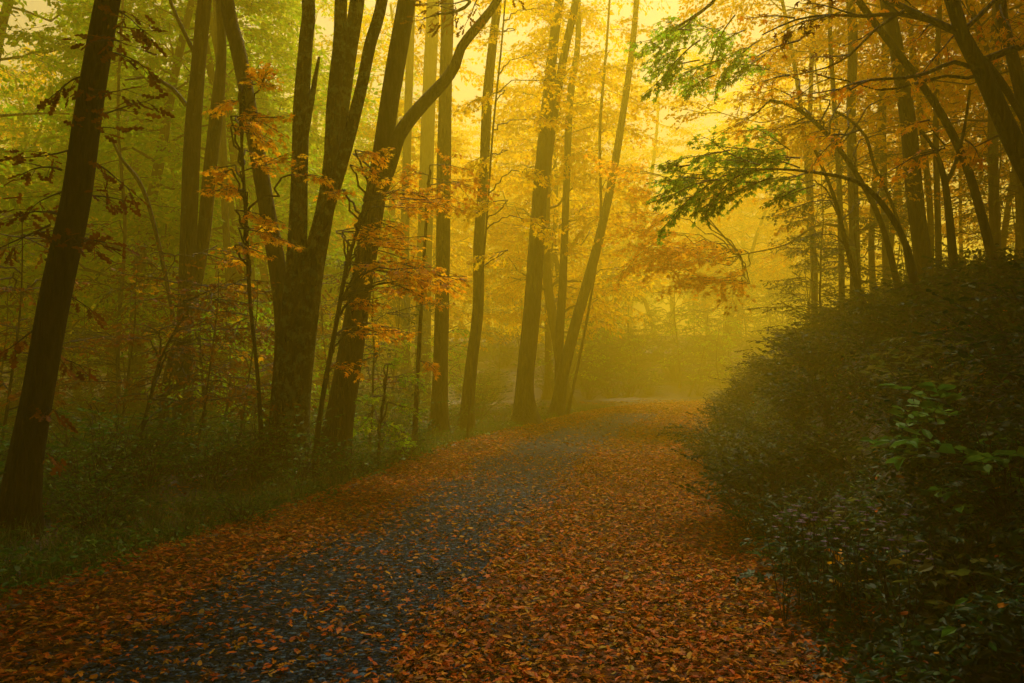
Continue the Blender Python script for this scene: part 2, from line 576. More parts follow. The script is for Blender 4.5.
# fallen leaves: dense on the shoulders and right half, thin over the bare gravel band
def fallen():
    mb = MB()
    y = np.concatenate([RNG.uniform(1.5, 7, 62000), RNG.uniform(7, 14, 60000), RNG.uniform(14, 42, 50000)])
    s = RNG.uniform(-HALF - .9, HALF + .5, len(y))
    p = leafiness(s, y)
    p = np.where(s < -1.8, p * .9, p)
    clump = .66 + .5 * nz(s * 3, y * 3, 1.1)
    keep = RNG.random(len(y)) < np.clip(.14 + (p - .1) * .92 * clump, 0.12, 1)
    y, s = y[keep], s[keep]
    i = np.searchsorted(ROAD_C[:, 1], y).clip(1, len(ROAD_C) - 1)
    x = ROAD_C[i, 0] + s * _RT[i, 1]
    yy = ROAD_C[i, 1] - s * _RT[i, 0] + RNG.uniform(-.15, .15, len(y))
    sr = road_s(x, yy)
    z = np.where(np.abs(sr) < HALF, road_z(sr), H(x, yy, sr)) + RNG.uniform(.006, .035, len(x))
    a = RNG.uniform(0, 6.28, len(x))
    tilt = RNG.normal(0, .28, (len(x), 2))
    size = RNG.uniform(.024, .066, len(x)) * np.where(y > 14, 1.5, 1)
    A = np.column_stack([x, yy, z, np.cos(a), np.sin(a), tilt[:, 0] * .8, tilt[:, 0], tilt[:, 1], np.ones(len(x)), size])
    near = yy < 11
    pick = RNG.random(len(x))
    mb.leaves('maple', 'fallen', A[near & (pick < .3)])
    mb.leaves('oak', 'fallen', A[near & (pick >= .3) & (pick < .55)])
    mb.leaves('simple', 'fallen', A[near & (pick >= .55)])
    mb.leaves('simple', 'fallen', A[~near])
    # round the bend and on the ground beyond it
    ii = RNG.integers(np.searchsorted(ROAD_C[:, 0], 4.5), np.searchsorted(ROAD_C[:, 0], 32), 26000)
    s2 = RNG.uniform(-HALF - 2.5, HALF + .6, len(ii))
    x, yy = ROAD_C[ii, 0] + s2 * _RT[ii, 1], ROAD_C[ii, 1] - s2 * _RT[ii, 0]
    sr = road_s(x, yy)
    z = np.where(np.abs(sr) < HALF, road_z(sr), H(x, yy, sr)) + RNG.uniform(.006, .035, len(x))
    a = RNG.uniform(0, 6.28, len(x))
    A = np.column_stack([x, yy, z, np.cos(a), np.sin(a), 0 * a, RNG.normal(0, .28, len(x)), RNG.normal(0, .28, len(x)), np.ones(len(x)), RNG.uniform(.07, .14, len(x))])
    mb.leaves('simple', 'fallen', A)
    # hillside litter beyond the bank on the right
    x = RNG.uniform(3.5, 24, 42000)
    yy = RNG.uniform(6, 34, 42000)
    sr = road_s(x, yy)
    k = (sr > HALF + 1.5) & (RNG.random(len(x)) < .75)
    x, yy, sr = x[k], yy[k], sr[k]
    z = H(x, yy, sr) + RNG.uniform(.005, .05, len(x))
    a = RNG.uniform(0, 6.28, len(x))
    A = np.column_stack([x, yy, z, np.cos(a), np.sin(a), RNG.normal(0, .3, len(x)), RNG.normal(0, .3, len(x)), RNG.normal(0, .3, len(x)), np.ones(len(x)), RNG.uniform(.06, .13, len(x))])
    mb.leaves('simple', 'fallen', A)
    # thin litter in the woods on the left
    x = RNG.uniform(-14, 0, 16000)
    yy = RNG.uniform(3, 26, 16000)
    sr = road_s(x, yy)
    k = (sr < -HALF - .4)
    x, yy, sr = x[k], yy[k], sr[k]
    z = H(x, yy, sr) + RNG.uniform(.005, .05, len(x))
    a = RNG.uniform(0, 6.28, len(x))
    A = np.column_stack([x, yy, z, np.cos(a), np.sin(a), RNG.normal(0, .3, len(x)), RNG.normal(0, .3, len(x)), RNG.normal(0, .3, len(x)), np.ones(len(x)), RNG.uniform(.05, .1, len(x))])
    mb.leaves('simple', 'fallen', A)
    o = mb.build('fallen_leaves', smooth=False)
    tag(o, 'rust and orange fallen leaves strewn over the gravel road and its banks', 'fallen leaves', kind='stuff')


fallen()


def stones():
    mb = MB()
    n = 9000
    y = 1.8 + 12 * RNG.random(n) ** 1.5
    s = RNG.uniform(-1.6, 1.0, n)
    i = np.searchsorted(ROAD_C[:, 1], y).clip(1, len(ROAD_C) - 1)
    x = ROAD_C[i, 0] + s
    yy = y
    z = road_z(road_s(x, yy)) + .004
    base = np.array([(1, 0, 0), (0, 1, 0), (-1, 0, 0), (0, -1, 0), (.55, .1, .55), (.05, .6, .5), (-.6, 0, .6), (0, -.55, .5)], float)
    fq = np.array([(0, 1, 5, 4), (1, 2, 6, 5), (2, 3, 7, 6), (3, 0, 4, 7), (4, 5, 6, 7)])
    sz = RNG.uniform(.006, .017, n)
    V = base[None] * sz[:, None, None] * RNG.uniform(.7, 1.4, (n, 8, 3))
    a = RNG.uniform(0, 6.28, n)
    ca, sa = np.cos(a)[:, None], np.sin(a)[:, None]
    vx, vy = V[..., 0] * ca - V[..., 1] * sa, V[..., 0] * sa + V[..., 1] * ca
    V = np.stack([vx + x[:, None], vy + yy[:, None], V[..., 2] + z[:, None]], -1)
    q = (np.arange(n)[:, None, None] * 8 + fq[None]).reshape(-1, 4)
    mb.add(V.reshape(-1, 3), q, 'stone')
    o = mb.build('gravel', smooth=False)
    tag(o, 'loose blue grey gravel stones on the bare wheel track', 'gravel', kind='stuff')


m_, n_, o_ = new_mat('stone')
g_ = N(n_, 'ShaderNodeNewGeometry')
r_ = ramp(n_, [(0, (.003, .006, .012)), (.6, (.008, .02, .042)), (1, (.06, .12, .2))])
b_ = N(n_, 'ShaderNodeBsdfPrincipled')
b_.inputs['Roughness'].default_value = .6
b_.inputs['Specular IOR Level'].default_value = .15
n_.links.new(g_.outputs['Random Per Island'], r_.inputs[0])
n_.links.new(r_.outputs[0], b_.inputs['Base Color'])
n_.links.new(b_.outputs[0], o_.inputs[0])
M['stone'] = m_
stones()

# ------------------------------------------------------------------ foliage sprays
UP = np.array([0, 0, 1.0])


def rotz(v, a):
    c, s = math.cos(a), math.sin(a)
    return np.array([v[0] * c - v[1] * s, v[0] * s + v[1] * c, v[2]])


def spray(mb, R, p0, d, L, leaf=.09, dens=1.0, droop=.15, r0=.012, flat=.35, bark='twig', sides=4, wide=.5, tier=.12):
    """a flattened bough: stem, side twigs in a level plane, leaves along them"""
    d = unit(d)
    n = 8
    pts = [np.array(p0, float)]
    dd = d.copy()
    for i in range(n):
        dd = unit(dd + R.normal(0, .09, 3) - UP * droop * .25)
        pts.append(pts[-1] + dd * L / n)
    pts = np.array(pts)
    mb.tube(pts, np.linspace(r0, .003, n + 1), bark, sides)
    nt_ = max(4, int(L * 7 * dens))
    for k in range(nt_):
        t = .18 + .82 * (k + R.random() * .6) / nt_
        i = min(int(t * n), n - 1)
        p = pts[i] + (pts[i + 1] - pts[i]) * (t * n - i if t < 1 else 1)
        sd_ = 1 if k % 2 else -1
        a = sd_ * R.uniform(.6, 1.15)
        l = L * wide * (1.15 - t) * R.uniform(.6, 1.15) + leaf * .8
        tdir = rotz(unit(pts[i + 1] - pts[i]), a)
        tdir = unit(tdir + UP * R.normal(-.05, tier))
        m = 4
        tp = [p]
        for j in range(m):
            tdir = unit(tdir + R.normal(0, .1, 3) - UP * .06)
            tp.append(tp[-1] + tdir * l / m)
        tp = np.array(tp)
        mb.tube(tp, np.linspace(.004, .0018, m + 1), bark, 3)
        nl = max(2, int(l / (leaf * .42) * dens))
        for q in range(nl):
            u = (q + .5 + R.uniform(-.3, .3)) / nl
            i2 = min(int(u * m), m - 1)
            pp = tp[i2] + (tp[i2 + 1] - tp[i2]) * (u * m - i2)
            ld = rotz(tdir, (1 if q % 2 else -1) * R.uniform(.3, 1.2))
            ld = ld + UP * R.normal(-.2, .25)
            nn = UP + R.normal(0, flat, 3)
            mb.leaf(pp + R.normal(0, leaf * .18, 3), ld, nn, leaf * R.uniform(.6, 1.2))
        mb.leaf(tp[-1], tdir, UP + R.normal(0, flat, 3), leaf * R.uniform(.8, 1.2))
    mb.leaf(pts[-1], dd, UP + R.normal(0, flat, 3), leaf * 1.1)


def limb_path(p0, p1, R, sag=.0, wig=.05, n=7):
    p0, p1 = np.array(p0, float), np.array(p1, float)
    L = np.linalg.norm(p1 - p0)
    t = np.linspace(0, 1, n)[:, None]
    P = p0 + (p1 - p0) * t
    P[1:-1] += R.normal(0, wig * L / 3, (n - 2, 3))
    P[:, 2] += sag * L * np.sin(t[:, 0] * math.pi)
    return P


def trunk_mesh(path, radii, mat, sides=16, bump=.07, seed=0, flare=True, step=.14):
    P = smooth_path(np.column_stack([np.array(path, float), np.array(radii, float)]), step)
    pts, r = P[:, :3], P[:, 3].copy()
    if flare:
        z0 = pts[0, 2]
        r *= 1 + .9 * np.exp(-(pts[:, 2] - z0) / .36)
    mb = MB()
    mb.tube(pts, r, mat, sides, bump, seed)
    return mb, pts, r


def pxpath(pts, Y):
    """pixel polyline (x, y, width in px) at distance Y -> points, radii"""
    P = [at(x, y, Y) for x, y, *_ in pts]
    r = [pt[2] * Y / F / 2 for pt in pts]
    return P, r


def high_crown(mb, R, top, kind, leafmat, n=16, spread=3.2, leaf=.13, zlow=-5, dens=.8, trunk=None, L=(1.3, 2.4)):
    """boughs round the upper trunk"""
    for i in range(n):
        if trunk is not None:
            j = R.integers(int(len(trunk) * .45), len(trunk))
            p = trunk[j]
        else:
            p = top + UP * R.uniform(zlow, 0)
        a = R.uniform(0, 6.28)
        el = R.uniform(.1, .7)
        d = np.array([math.cos(a) * math.cos(el), math.sin(a) * math.cos(el), math.sin(el)])
        l = spread * R.uniform(.4, 1)
        e = p + d * l
        path = limb_path(p, e, R, -.04, .12)
        mb.tube(path, np.linspace(.035, .012, len(path)), 'twig', 5)
        for k in range(5):
            q = path[R.integers(2, len(path))]
            a2 = a + R.normal(0, .9)
            spray(mb, R, q, (math.cos(a2), math.sin(a2), R.uniform(-.15, .4)), R.uniform(*L), leaf, dens)
    mb.leaves(kind, leafmat)


def hero_tree(name, label, cat, stems, Y, bark, crown_mat, seed, group=None, extra=None, crown_n=9, topz=15, sides=18, leaf=.14, canopy=1.0):
    if Y < 16:  # crown density above the frame is set for the shade it throws
        canopy = .5 if 11 < Y < 12.8 else 3.6
    elif Y < 30:
        canopy = .35
    """stems: list of pixel polylines; each is continued above the frame. first = main, with flare"""
    R = np.random.default_rng(seed)
    base = None
    parts = []
    tops = []
    for k, st in enumerate(stems):
        P, r = pxpath(st['p'], Y + st.get('dy', 0))
        if k == 0 or st.get('root'):
            g = H1(P[0][0], P[0][1]) - .1
            if P[0][2] > g:
                v = unit(P[0] - P[1])
                P.insert(0, P[0] + v * (P[0][2] - g) / max(-v[2], .3))
                r.insert(0, r[0] * 1.05)
        if base is None:
            base = P[0].copy()
        if st.get('up', True):
            v = unit(P[-1] - P[-2])
            v = unit(v + UP * .3)
            while P[-1][2] < topz:
                P.append(P[-1] + (v + R.normal(0, .07, 3)) * 2.2)
                r.append(r[-1] * .84)
        mb, pts, rr = trunk_mesh(P, r, bark, sides, .06, seed + k, flare=(k == 0 or st.get('root', False)))
        parts.append((st.get('name', 'trunk' if k == 0 else 'stem'), mb))
        if st.get('up', True):
            tops.append(pts)
    root = empty(name, base)
    tag(root, label, cat, group)
    for nme, mb in parts:
        mb.build(nme, root, origin=base)
    if crown_mat:
        mb = MB()
        for pts in tops:
            up = pts[pts[:, 2] > max(7.0, pts[:, 2].max() * .45)]
            if len(up) > 3:
                high_crown(mb, R, None, 'diamond', crown_mat, n=max(4, int(crown_n * canopy) // len(tops)), spread=4.6, leaf=leaf * (1.7 if canopy > 1 else 1), dens=.6, trunk=up)
        if extra:
            extra(mb, R)
        mb.build('crown', root, origin=base, smooth=False)
    return root


def px_spray(mb, R, x0, y0, x1, y1, Y, leaf=.09, dens=1.0, dy=None, kind=None, mat=None, flat=.35, wide=.5, r0=.012, droop=.1):
    a = at(x0, y0, Y)
    b = at(x1, y1, Y + (R.normal(0, .35) if dy is None else dy))
    spray(mb, R, a, b - a, float(np.linalg.norm(b - a)), leaf, dens, droop, r0, flat, wide=wide)
    if kind:
        mb.leaves(kind, mat)


# ------------------------------------------------------------------ the leading trees on the left
def forked_extra(mb, R):
    P = smooth_path([at(x, y, Y) for x, y, Y in [(404, -60, 12.6), (430, -30, 12.2), (455, -12, 11.8), (470, 2, 11.6), (455, 12, 11.5), (436, 14, 11.4)]], .15)
    mb.tube(P, np.linspace(.06, .015, len(P)), 'bark_dark', 6)
    for (x0, y0, x1, y1) in [(470, 0, 420, 6), (465, 6, 440, 24), (470, -8, 515, 2), (455, 10, 425, -2), (480, -5, 460, 20), (440, 14, 420, 20)]:
        px_spray(mb, R, x0, y0, x1, y1, 11.5, .11, .7, kind='oak', mat='rust', flat=.8)


def t1_extra(mb, R):
    for (x0, y0, x1, y1) in [(95, 25, 150, 28), (90, 50, 155, 60), (85, 75, 45, 95), (80, 95, 140, 105), (78, 120, 150, 90), (75, 150, 35, 145), (70, 150, 140, 165),
                             (65, 190, 30, 205), (65, 195, 125, 190), (60, 215, 25, 190), (55, 235, 115, 240), (50, 225, 0, 245), (45, 260, 90, 235), (100, 5, 140, 10),
                             (55, 290, 100, 300), (35, 330, 5, 345), (42, 345, 80, 370), (70, 140, 118, 128), (30, 400, 62, 410), (25, 440, 60, 450), (62, 170, 20, 160), (95, 40, 125, 20)]:
        px_spray(mb, R, x0, y0, x1, y1, 7.4, .13, .8, kind='oak', mat='rust', flat=.8, wide=.4)


hero_tree('oak_tree', 'near black leaning oak with rust brown leaves at the left edge', 'tree',
          [dict(p=[(14, 560, 36), (24, 470, 31), (40, 385, 29), (57, 290, 29), (76, 200, 27), (87, 120, 25), (97, 60, 24), (108, 0, 23)])],
          7.4, 'bark_dark', 'rust', 11, extra=t1_extra, crown_n=9)

hero_tree('oak_tree', 'many stemmed lichen covered tree forking low beside the road', 'tree',
          [dict(p=[(285, 470, 40), (292, 410, 34), (302, 330, 30), (312, 270, 24), (324, 215, 19), (331, 165, 16), (334, 100, 14), (340, 40, 13), (341, -5, 12)]),
           dict(p=[(283, 468, 26), (285, 400, 24), (291, 320, 21), (297, 250, 19), (300, 160, 16), (302, 100, 16), (306, 40, 14), (308, -5, 13)], dy=-.1),
           dict(p=[(310, 285, 20), (322, 230, 15), (336, 180, 14), (350, 132, 13), (362, 85, 12), (370, 45, 12), (383, -5, 11)], dy=-.25),
           dict(p=[(326, 205, 12), (336, 150, 15), (343, 100, 15), (350, 50, 15), (358, -5, 15)], dy=.3),
           dict(p=[(300, 165, 7), (309, 115, 6), (314, 85, 5), (319, 57, 2.5)], dy=-.2, up=False, name='dead_stub')],
          11.8, 'bark_lichen', 'olive', 12, crown_n=8)

hero_tree('slanting_tree', 'slanting trunk leaning left into the many stemmed tree', 'tree',
          [dict(p=[(277, 460, 19), (281, 400, 19), (284, 330, 18), (278, 270, 17), (268, 215, 16), (257, 150, 15), (247, 95, 15), (238, 50, 15), (226, -5, 14)])],
          12.3, 'bark_brown', 'lime', 13, crown_n=6)

hero_tree('forked_tree', 'brown trunk with a crooked limb forking to the right', 'tree',
          [dict(p=[(331, 470, 30), (343, 400, 27), (354, 330, 24), (364, 270, 22), (373, 210, 21), (382, 155, 20), (390, 100, 19), (399, 45, 19), (408, -5, 18)]),
           dict(p=[(377, 200, 15), (390, 160, 17), (398, 137, 15), (412, 117, 14), (428, 99, 13), (444, 82, 12), (455, 66, 11), (461, 48, 10), (473, 32, 10), (488, 14, 9), (502, -8, 8)], name='limb')],
          12.6, 'bark_brown', 'amber', 14, crown_n=8, extra=forked_extra)

hero_tree('straight_tree', 'straight dark trunk standing alone where the road narrows', 'tree',
          [dict(p=[(439, 433, 17), (441, 350, 15), (443, 260, 14), (444, 160, 14), (446, 70, 13), (447, -5, 13)])],
          19, 'bark_brown', 'amber', 15, crown_n=8, topz=17)

hero_tree('slender_tree', 'slender wavering trunk between the straight dark trunk and the big misty one', 'tree',
          [dict(p=[(466, 430, 13), (471, 370, 12), (478, 310, 11), (479, 240, 11), (484, 170, 10), (487, 100, 10), (493, 40, 9), (498, -5, 9)])],
          20.5, 'bark_brown', 'yellow', 16, crown_n=8, topz=18)

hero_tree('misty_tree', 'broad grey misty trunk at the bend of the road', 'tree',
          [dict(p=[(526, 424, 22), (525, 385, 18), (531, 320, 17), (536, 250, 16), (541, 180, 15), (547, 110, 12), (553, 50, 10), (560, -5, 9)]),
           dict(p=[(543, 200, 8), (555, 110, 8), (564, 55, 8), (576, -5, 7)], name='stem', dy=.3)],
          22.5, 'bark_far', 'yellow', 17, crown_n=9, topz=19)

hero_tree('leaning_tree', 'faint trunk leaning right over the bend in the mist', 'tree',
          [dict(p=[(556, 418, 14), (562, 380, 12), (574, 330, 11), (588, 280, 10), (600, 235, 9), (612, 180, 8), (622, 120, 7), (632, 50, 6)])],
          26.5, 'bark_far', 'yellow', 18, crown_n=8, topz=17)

hero_tree('twin_tree', 'misty twin trunks rising left of the slanting trunk', 'tree',
          [dict(p=[(178, 480, 20), (183, 400, 18), (186, 300, 16), (189, 220, 16), (193, 130, 16), (198, 70, 14), (205, -5, 13)]),
           dict(p=[(160, 470, 9), (168, 380, 10), (190, 310, 12), (203, 240, 13), (210, 170, 13), (217, 110, 13), (222, 50, 9), (220, -5, 8)], dy=.3, root=True),
           dict(p=[(186, 105, 5), (172, 88, 4), (150, 78, 3), (125, 80, 1.5)], up=False, name='limb'),
           dict(p=[(198, 60, 5), (188, 40, 4), (176, 15, 3.5), (168, -5, 3)], up=False, name='limb')],
          13.6, 'bark_brown', 'lime', 19, crown_n=8)

hero_tree('thin_tree', 'thin crooked sapling trunk curving up between the black oak and the twin trunks', 'tree',
          [dict(p=[(178, 345, 4), (171, 305, 4), (160, 250, 4), (147, 200, 4), (135, 175, 4), (122, 160, 3), (112, 140, 2)], up=False, root=True)],
          14, 'bark_dark', None, 20)
hero_tree('pole_tree', 'thin hazy pole right of the twin trunks', 'tree',
          [dict(p=[(236, 420, 9), (232, 320, 8), (226, 230, 7), (222, 120, 7), (216, -5, 6)])], 19, 'bark_far', 'lime', 21, crown_n=5)
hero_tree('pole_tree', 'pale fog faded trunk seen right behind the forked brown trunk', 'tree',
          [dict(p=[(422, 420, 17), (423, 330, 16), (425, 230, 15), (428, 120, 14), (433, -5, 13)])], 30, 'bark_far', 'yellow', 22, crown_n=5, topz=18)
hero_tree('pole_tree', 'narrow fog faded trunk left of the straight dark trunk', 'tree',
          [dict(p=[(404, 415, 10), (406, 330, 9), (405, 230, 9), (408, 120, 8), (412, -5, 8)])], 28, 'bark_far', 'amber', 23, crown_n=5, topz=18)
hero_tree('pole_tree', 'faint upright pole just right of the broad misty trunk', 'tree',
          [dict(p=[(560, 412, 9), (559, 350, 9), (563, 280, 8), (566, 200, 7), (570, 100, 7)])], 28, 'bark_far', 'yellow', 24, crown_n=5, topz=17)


# understorey maples with level orange boughs
def bough_tree(name, label, path, Y, boughs, leafmat, seed, kind='maple', leaf=.085, bark='bark_dark', dens=1.0, flat=.35, wide=.5, connect=True, cat='tree', tier=.12):
    R = np.random.default_rng(seed)
    if leafmat == 'golden':
        boughs = list(boughs) + [(b[0] + R.normal(0, 5), b[1] + R.normal(3, 3), b[2] + R.normal(0, 10), b[3] + R.normal(3, 3), R.normal(0, .7)) for b in boughs[::2]]
    P, r = pxpath(path, Y)
    g = H1(P[0][0], P[0][1]) - .08
    if P[0][2] > g:
        P.insert(0, np.array([P[0][0], P[0][1], g]))
        r.insert(0, r[0] * 1.1)
    base = P[0].copy()
    mb, pts, rr = trunk_mesh(P, r, bark, 8, .04, seed, step=.2)
    root = empty(name, base)
    tag(root, label, cat)
    mb.build('trunk', root, origin=base)
    mb = MB()
    for b in boughs:
        x0, y0, x1, y1 = b[:4]
        dyy = b[4] if len(b) > 4 else R.normal(0, .5)
        a, e = at(x0, y0, Y + dyy), at(x1, y1, Y + dyy * 1.3)
        L = float(np.linalg.norm(e - a))
        if connect:
            q = a - UP * .35
            j = np.argmin(np.linalg.norm(pts - q, axis=1))
            if np.linalg.norm(pts[j] - a) > .1:
                lp = limb_path(pts[j], a, R, .03, .1)
                mb.tube(lp, np.linspace(.018, .011, len(lp)), 'twig', 5)
        spray(mb, R, a, e - a, L, leaf, dens, .08, .011, flat, wide=wide, tier=tier)
        # two flanking twigs broaden the tier in depth
        for sgn in (-1, 1):
            dd = rotz(unit(e - a), sgn * R.uniform(.5, 1.0))
            dd[2] *= .5
            spray(mb, R, a + (e - a) * R.uniform(.1, .4), dd, L * R.uniform(.45, .7), leaf, dens, .08, .007, flat, wide=wide, tier=tier)
    mb.leaves(kind, leafmat)
    mb.build('crown', root, origin=base, smooth=False)
    return root


bough_tree('maple_sapling', 'young maple with bright orange tiers crossing the forked brown trunk', 
           [(316, 450, 5), (324, 390, 5), (337, 320, 4.5), (347, 265, 4), (362, 215, 3), (372, 170, 2.5)], 11.2,
           [(355, 150, 385, 155), (350, 165, 395, 178), (365, 195, 452, 186), (372, 207, 450, 200), (348, 240, 428, 238), (360, 248, 425, 246), (385, 280, 466, 273), (370, 270, 455, 281),
            (350, 300, 385, 305), (360, 322, 405, 328), (352, 262, 390, 270), (375, 218, 408, 228), (345, 190, 330, 195), (362, 290, 412, 293), (379, 262, 472, 270), (386, 282, 430, 298), (345, 333, 413, 330), (333, 366, 383, 362), (342, 232, 400, 226), (400, 190, 447, 198)], 'golden', 31, leaf=.085, wide=.36, flat=.3, dens=1.05, tier=.03)
bough_tree('maple_sapling', 'young maple with orange tiers spread across the slanting trunk',
           [(262, 455, 5), (258, 380, 4), (250, 300, 4), (246, 220, 3.5), (242, 150, 3), (240, 90, 2.5)], 11.0,
           [(240, 80, 278, 72), (245, 100, 205, 108), (240, 108, 280, 122), (238, 130, 282, 145), (235, 165, 200, 172), (240, 172, 298, 150), (245, 190, 205, 186), (235, 210, 288, 222),
            (238, 228, 300, 232), (245, 150, 275, 165), (232, 120, 262, 128), (250, 260, 215, 258), (245, 85, 258, 65), (290, 175, 320, 172), (235, 245, 270, 250)], 'golden', 32, leaf=.085, wide=.36, flat=.3, dens=1.05, tier=.03)
bough_tree('maple_sapling', 'low yellow green sapling at the foot of the forked brown trunk',
           [(378, 470, 2.2), (380, 430, 2), (385, 390, 1.7), (388, 365, 1)], 12.5,
           [(385, 365, 400, 362), (385, 378, 430, 372), (388, 402, 422, 412), (378, 420, 408, 432), (385, 395, 360, 400), (380, 440, 415, 440), (375, 410, 350, 428)], 'lime', 33, leaf=.09, wide=.55)
bough_tree('maple_sapling', 'rusty sapling with thin boughs near the twin trunks',
           [(132, 470, 4), (150, 400, 3.5), (160, 360, 3), (178, 325, 2)], 11.5,
           [(160, 330, 195, 318), (170, 350, 230, 345), (160, 375, 120, 382), (165, 400, 205, 395), (180, 330, 240, 328), (150, 340, 112, 332), (190, 300, 250, 296), (200, 370, 260, 372), (210, 400, 262, 398), (140, 430, 105, 425), (215, 340, 268, 335)],
           'rust', 34, leaf=.085, dens=.6, flat=.5)
bough_tree('maple_sapling', 'sparse yellow leaved sapling behind the rusty one',
           [(205, 450, 4), (204, 400, 3), (200, 350, 3), (198, 300, 2)], 13.5,
           [(195, 330, 150, 322), (200, 320, 240, 312), (190, 360, 175, 378), (205, 345, 260, 350), (180, 420, 200, 430), (175, 290, 140, 282), (210, 285, 255, 280)], 'amber', 35, leaf=.09, dens=.6, flat=.5)


# ------------------------------------------------------------------ trees on the right bank
def r1_extra(mb, R):
    Y = 8.0

    def limb(p, w0, w1, dy=0.0):
        P = smooth_path([at(x, y, Y + dy * i / (len(p) - 1)) for i, (x, y) in enumerate(p)], .15)
        mb.tube(P, np.linspace(w0, w1, len(P)) * Y / F / 2, 'bark_dark', 7)
        return P
    limb([(982, 72), (955, 62), (930, 72), (905, 78), (870, 80), (850, 90)], 5, 1.5, -.8)
    limb([(982, 72), (968, 78), (945, 76), (915, 84), (880, 90), (830, 78), (800, 95)], 4, 1, .5)
    limb([(985, 60), (1005, 52), (1040, 40)], 8, 7)
    limb([(958, 32), (930, 20), (905, 8), (880, -5)], 8, 5, .3)
    limb([(935, 22), (900, 14), (865, 16), (830, 15), (795, 20), (762, 35)], 5, 1.2, -.6)
    limb([(905, 10), (875, 30), (850, 55), (825, 68), (795, 75)], 3.5, 1, .6)
    limb([(958, 35), (975, 20), (1000, -5)], 6, 4, .3)
    limb([(985, 62), (1003, 85), (1018, 110), (1034, 140)], 8, 7, .8)
    for (x0, y0, x1, y1, dy) in [(900, 14, 850, 8, 0), (860, 16, 800, 5, -.5), (830, 15, 770, 22, -.6), (880, 30, 835, 40, .5), (850, 55, 800, 60, .6), (900, 80, 850, 72, 0), (870, 80, 820, 88, -.6),
                                 (850, 88, 790, 85, .6), (960, 30, 925, 45, .5), (935, 22, 905, 40, .8), (990, 20, 1015, 45, .4), (1000, 5, 1020, 20, 0), (800, 40, 752, 48, 0), (960, 0, 985, 20, .5),
                                 (790, 75, 750, 82, 1), (830, 78, 790, 72, 1), (880, -4, 840, -2, 1), (795, 18, 745, 12, .5), (905, 0, 930, 12, 1)]:
        px_spray(mb, R, x0, y0, x1, y1, Y + dy, .085, .75, kind='maple', mat='orange' if R.random() < .75 else 'rust', flat=.45, wide=.42)
    for (x0, y0, x1, y1, dy) in [(905, 165, 850, 120, 0), (960, 160, 890, 160, .3), (960, 130, 905, 150, 0), (1024, 150, 985, 145, 0)]:
        pass
    for (x0, y0, x1, y1) in [(860, 130, 805, 142), (848, 135, 818, 130), (945, 148, 900, 158), (945, 145, 925, 128), (940, 150, 885, 163), (930, 120, 905, 127), (965, 140, 990, 150), (1000, 135, 960, 150)]:
        px_spray(mb, R, x0, y0, x1, y1, 8.6, .10, .9, kind='maple', mat='bright_orange', flat=.4, wide=.4)


hero_tree('maple_tree', 'near black maple at the right edge with crooked limbs reaching over the road', 'tree',
          [dict(p=[(1075, 330, 24), (1060, 250, 22), (1036, 185, 21), (1020, 155, 20), (1000, 112, 18), (980, 68, 16), (962, 35, 14), (950, -5, 13)]),
           dict(p=[(1046, 230, 16), (1036, 160, 14), (1018, 80, 12), (1008, 40, 11), (1000, -5, 10)], dy=.8)],
          8.0, 'bark_dark', 'rust', 41, extra=r1_extra, crown_n=9)
hero_tree('bank_tree', 'dark trunk leaning left on the bank behind the arching bough', 'tree',
          [dict(p=[(929, 335, 20), (924, 270, 17), (915, 200, 16), (909, 131, 15), (901, 75, 14), (893, 30, 13), (886, -5, 13)])], 13, 'bark_dark', 'amber', 42, crown_n=8)
hero_tree('bank_tree', 'slim upright trunk on the bank left of the leaning dark trunk', 'tree',
          [dict(p=[(856, 320, 11), (855, 260, 10), (853, 190, 10), (851, 110, 9), (853, 40, 9), (850, -5, 8)])], 17, 'bark_far', 'amber', 43, crown_n=7)
hero_tree('bank_tree', 'thinnest pole on the bank at the edge of the yellow mist', 'tree',
          [dict(p=[(842, 320, 6), (841, 250, 5.5), (839, 180, 5), (834, 100, 4.5), (830, 20, 4)])], 17.5, 'bark_far', 'amber', 44, crown_n=5)
hero_tree('bank_tree', 'young dark forked trunk between the leaning dark trunk and the right edge', 'tree',
          [dict(p=[(957, 318, 9), (953, 260, 8), (949, 215, 7), (944, 178, 6), (935, 150, 4), (920, 130, 3)], up=False),
           dict(p=[(945, 185, 4.5), (955, 165, 4), (964, 130, 3), (970, 90, 2.5)], up=False, name='stem')], 10.5, 'bark_dark', None, 45)
hero_tree('bank_tree', 'crooked wiry sapling crossing behind the arching bough', 'tree',
          [dict(p=[(915, 300, 4), (900, 228, 3.5), (886, 190, 3), (874, 165, 3), (866, 137, 3), (850, 120, 2.5), (836, 112, 2)], up=False, root=True)], 12.2, 'bark_dark', None, 46)
for i, (x, wd, Y, lab) in enumerate([(885, 7, 21, 'dim grey pole in the mist between the slim upright trunk and the leaning dark trunk'),
                                     (995, 10, 17, 'dim trunk on the leaf strewn hillside just beside the near black maple'),
                                     (812, 5, 24, 'palest pole on the bank standing out in the yellow mist'),
                                     (938, 6, 16, 'narrow dark pole close behind the young forked trunk')]):
    hero_tree('bank_tree', lab, 'tree', [dict(p=[(x + 3, 330, wd), (x, 230, wd), (x - 2, 120, wd * .9), (x + 2, -5, wd * .8)])], Y, 'bark_far', 'amber', 50 + i, crown_n=5)

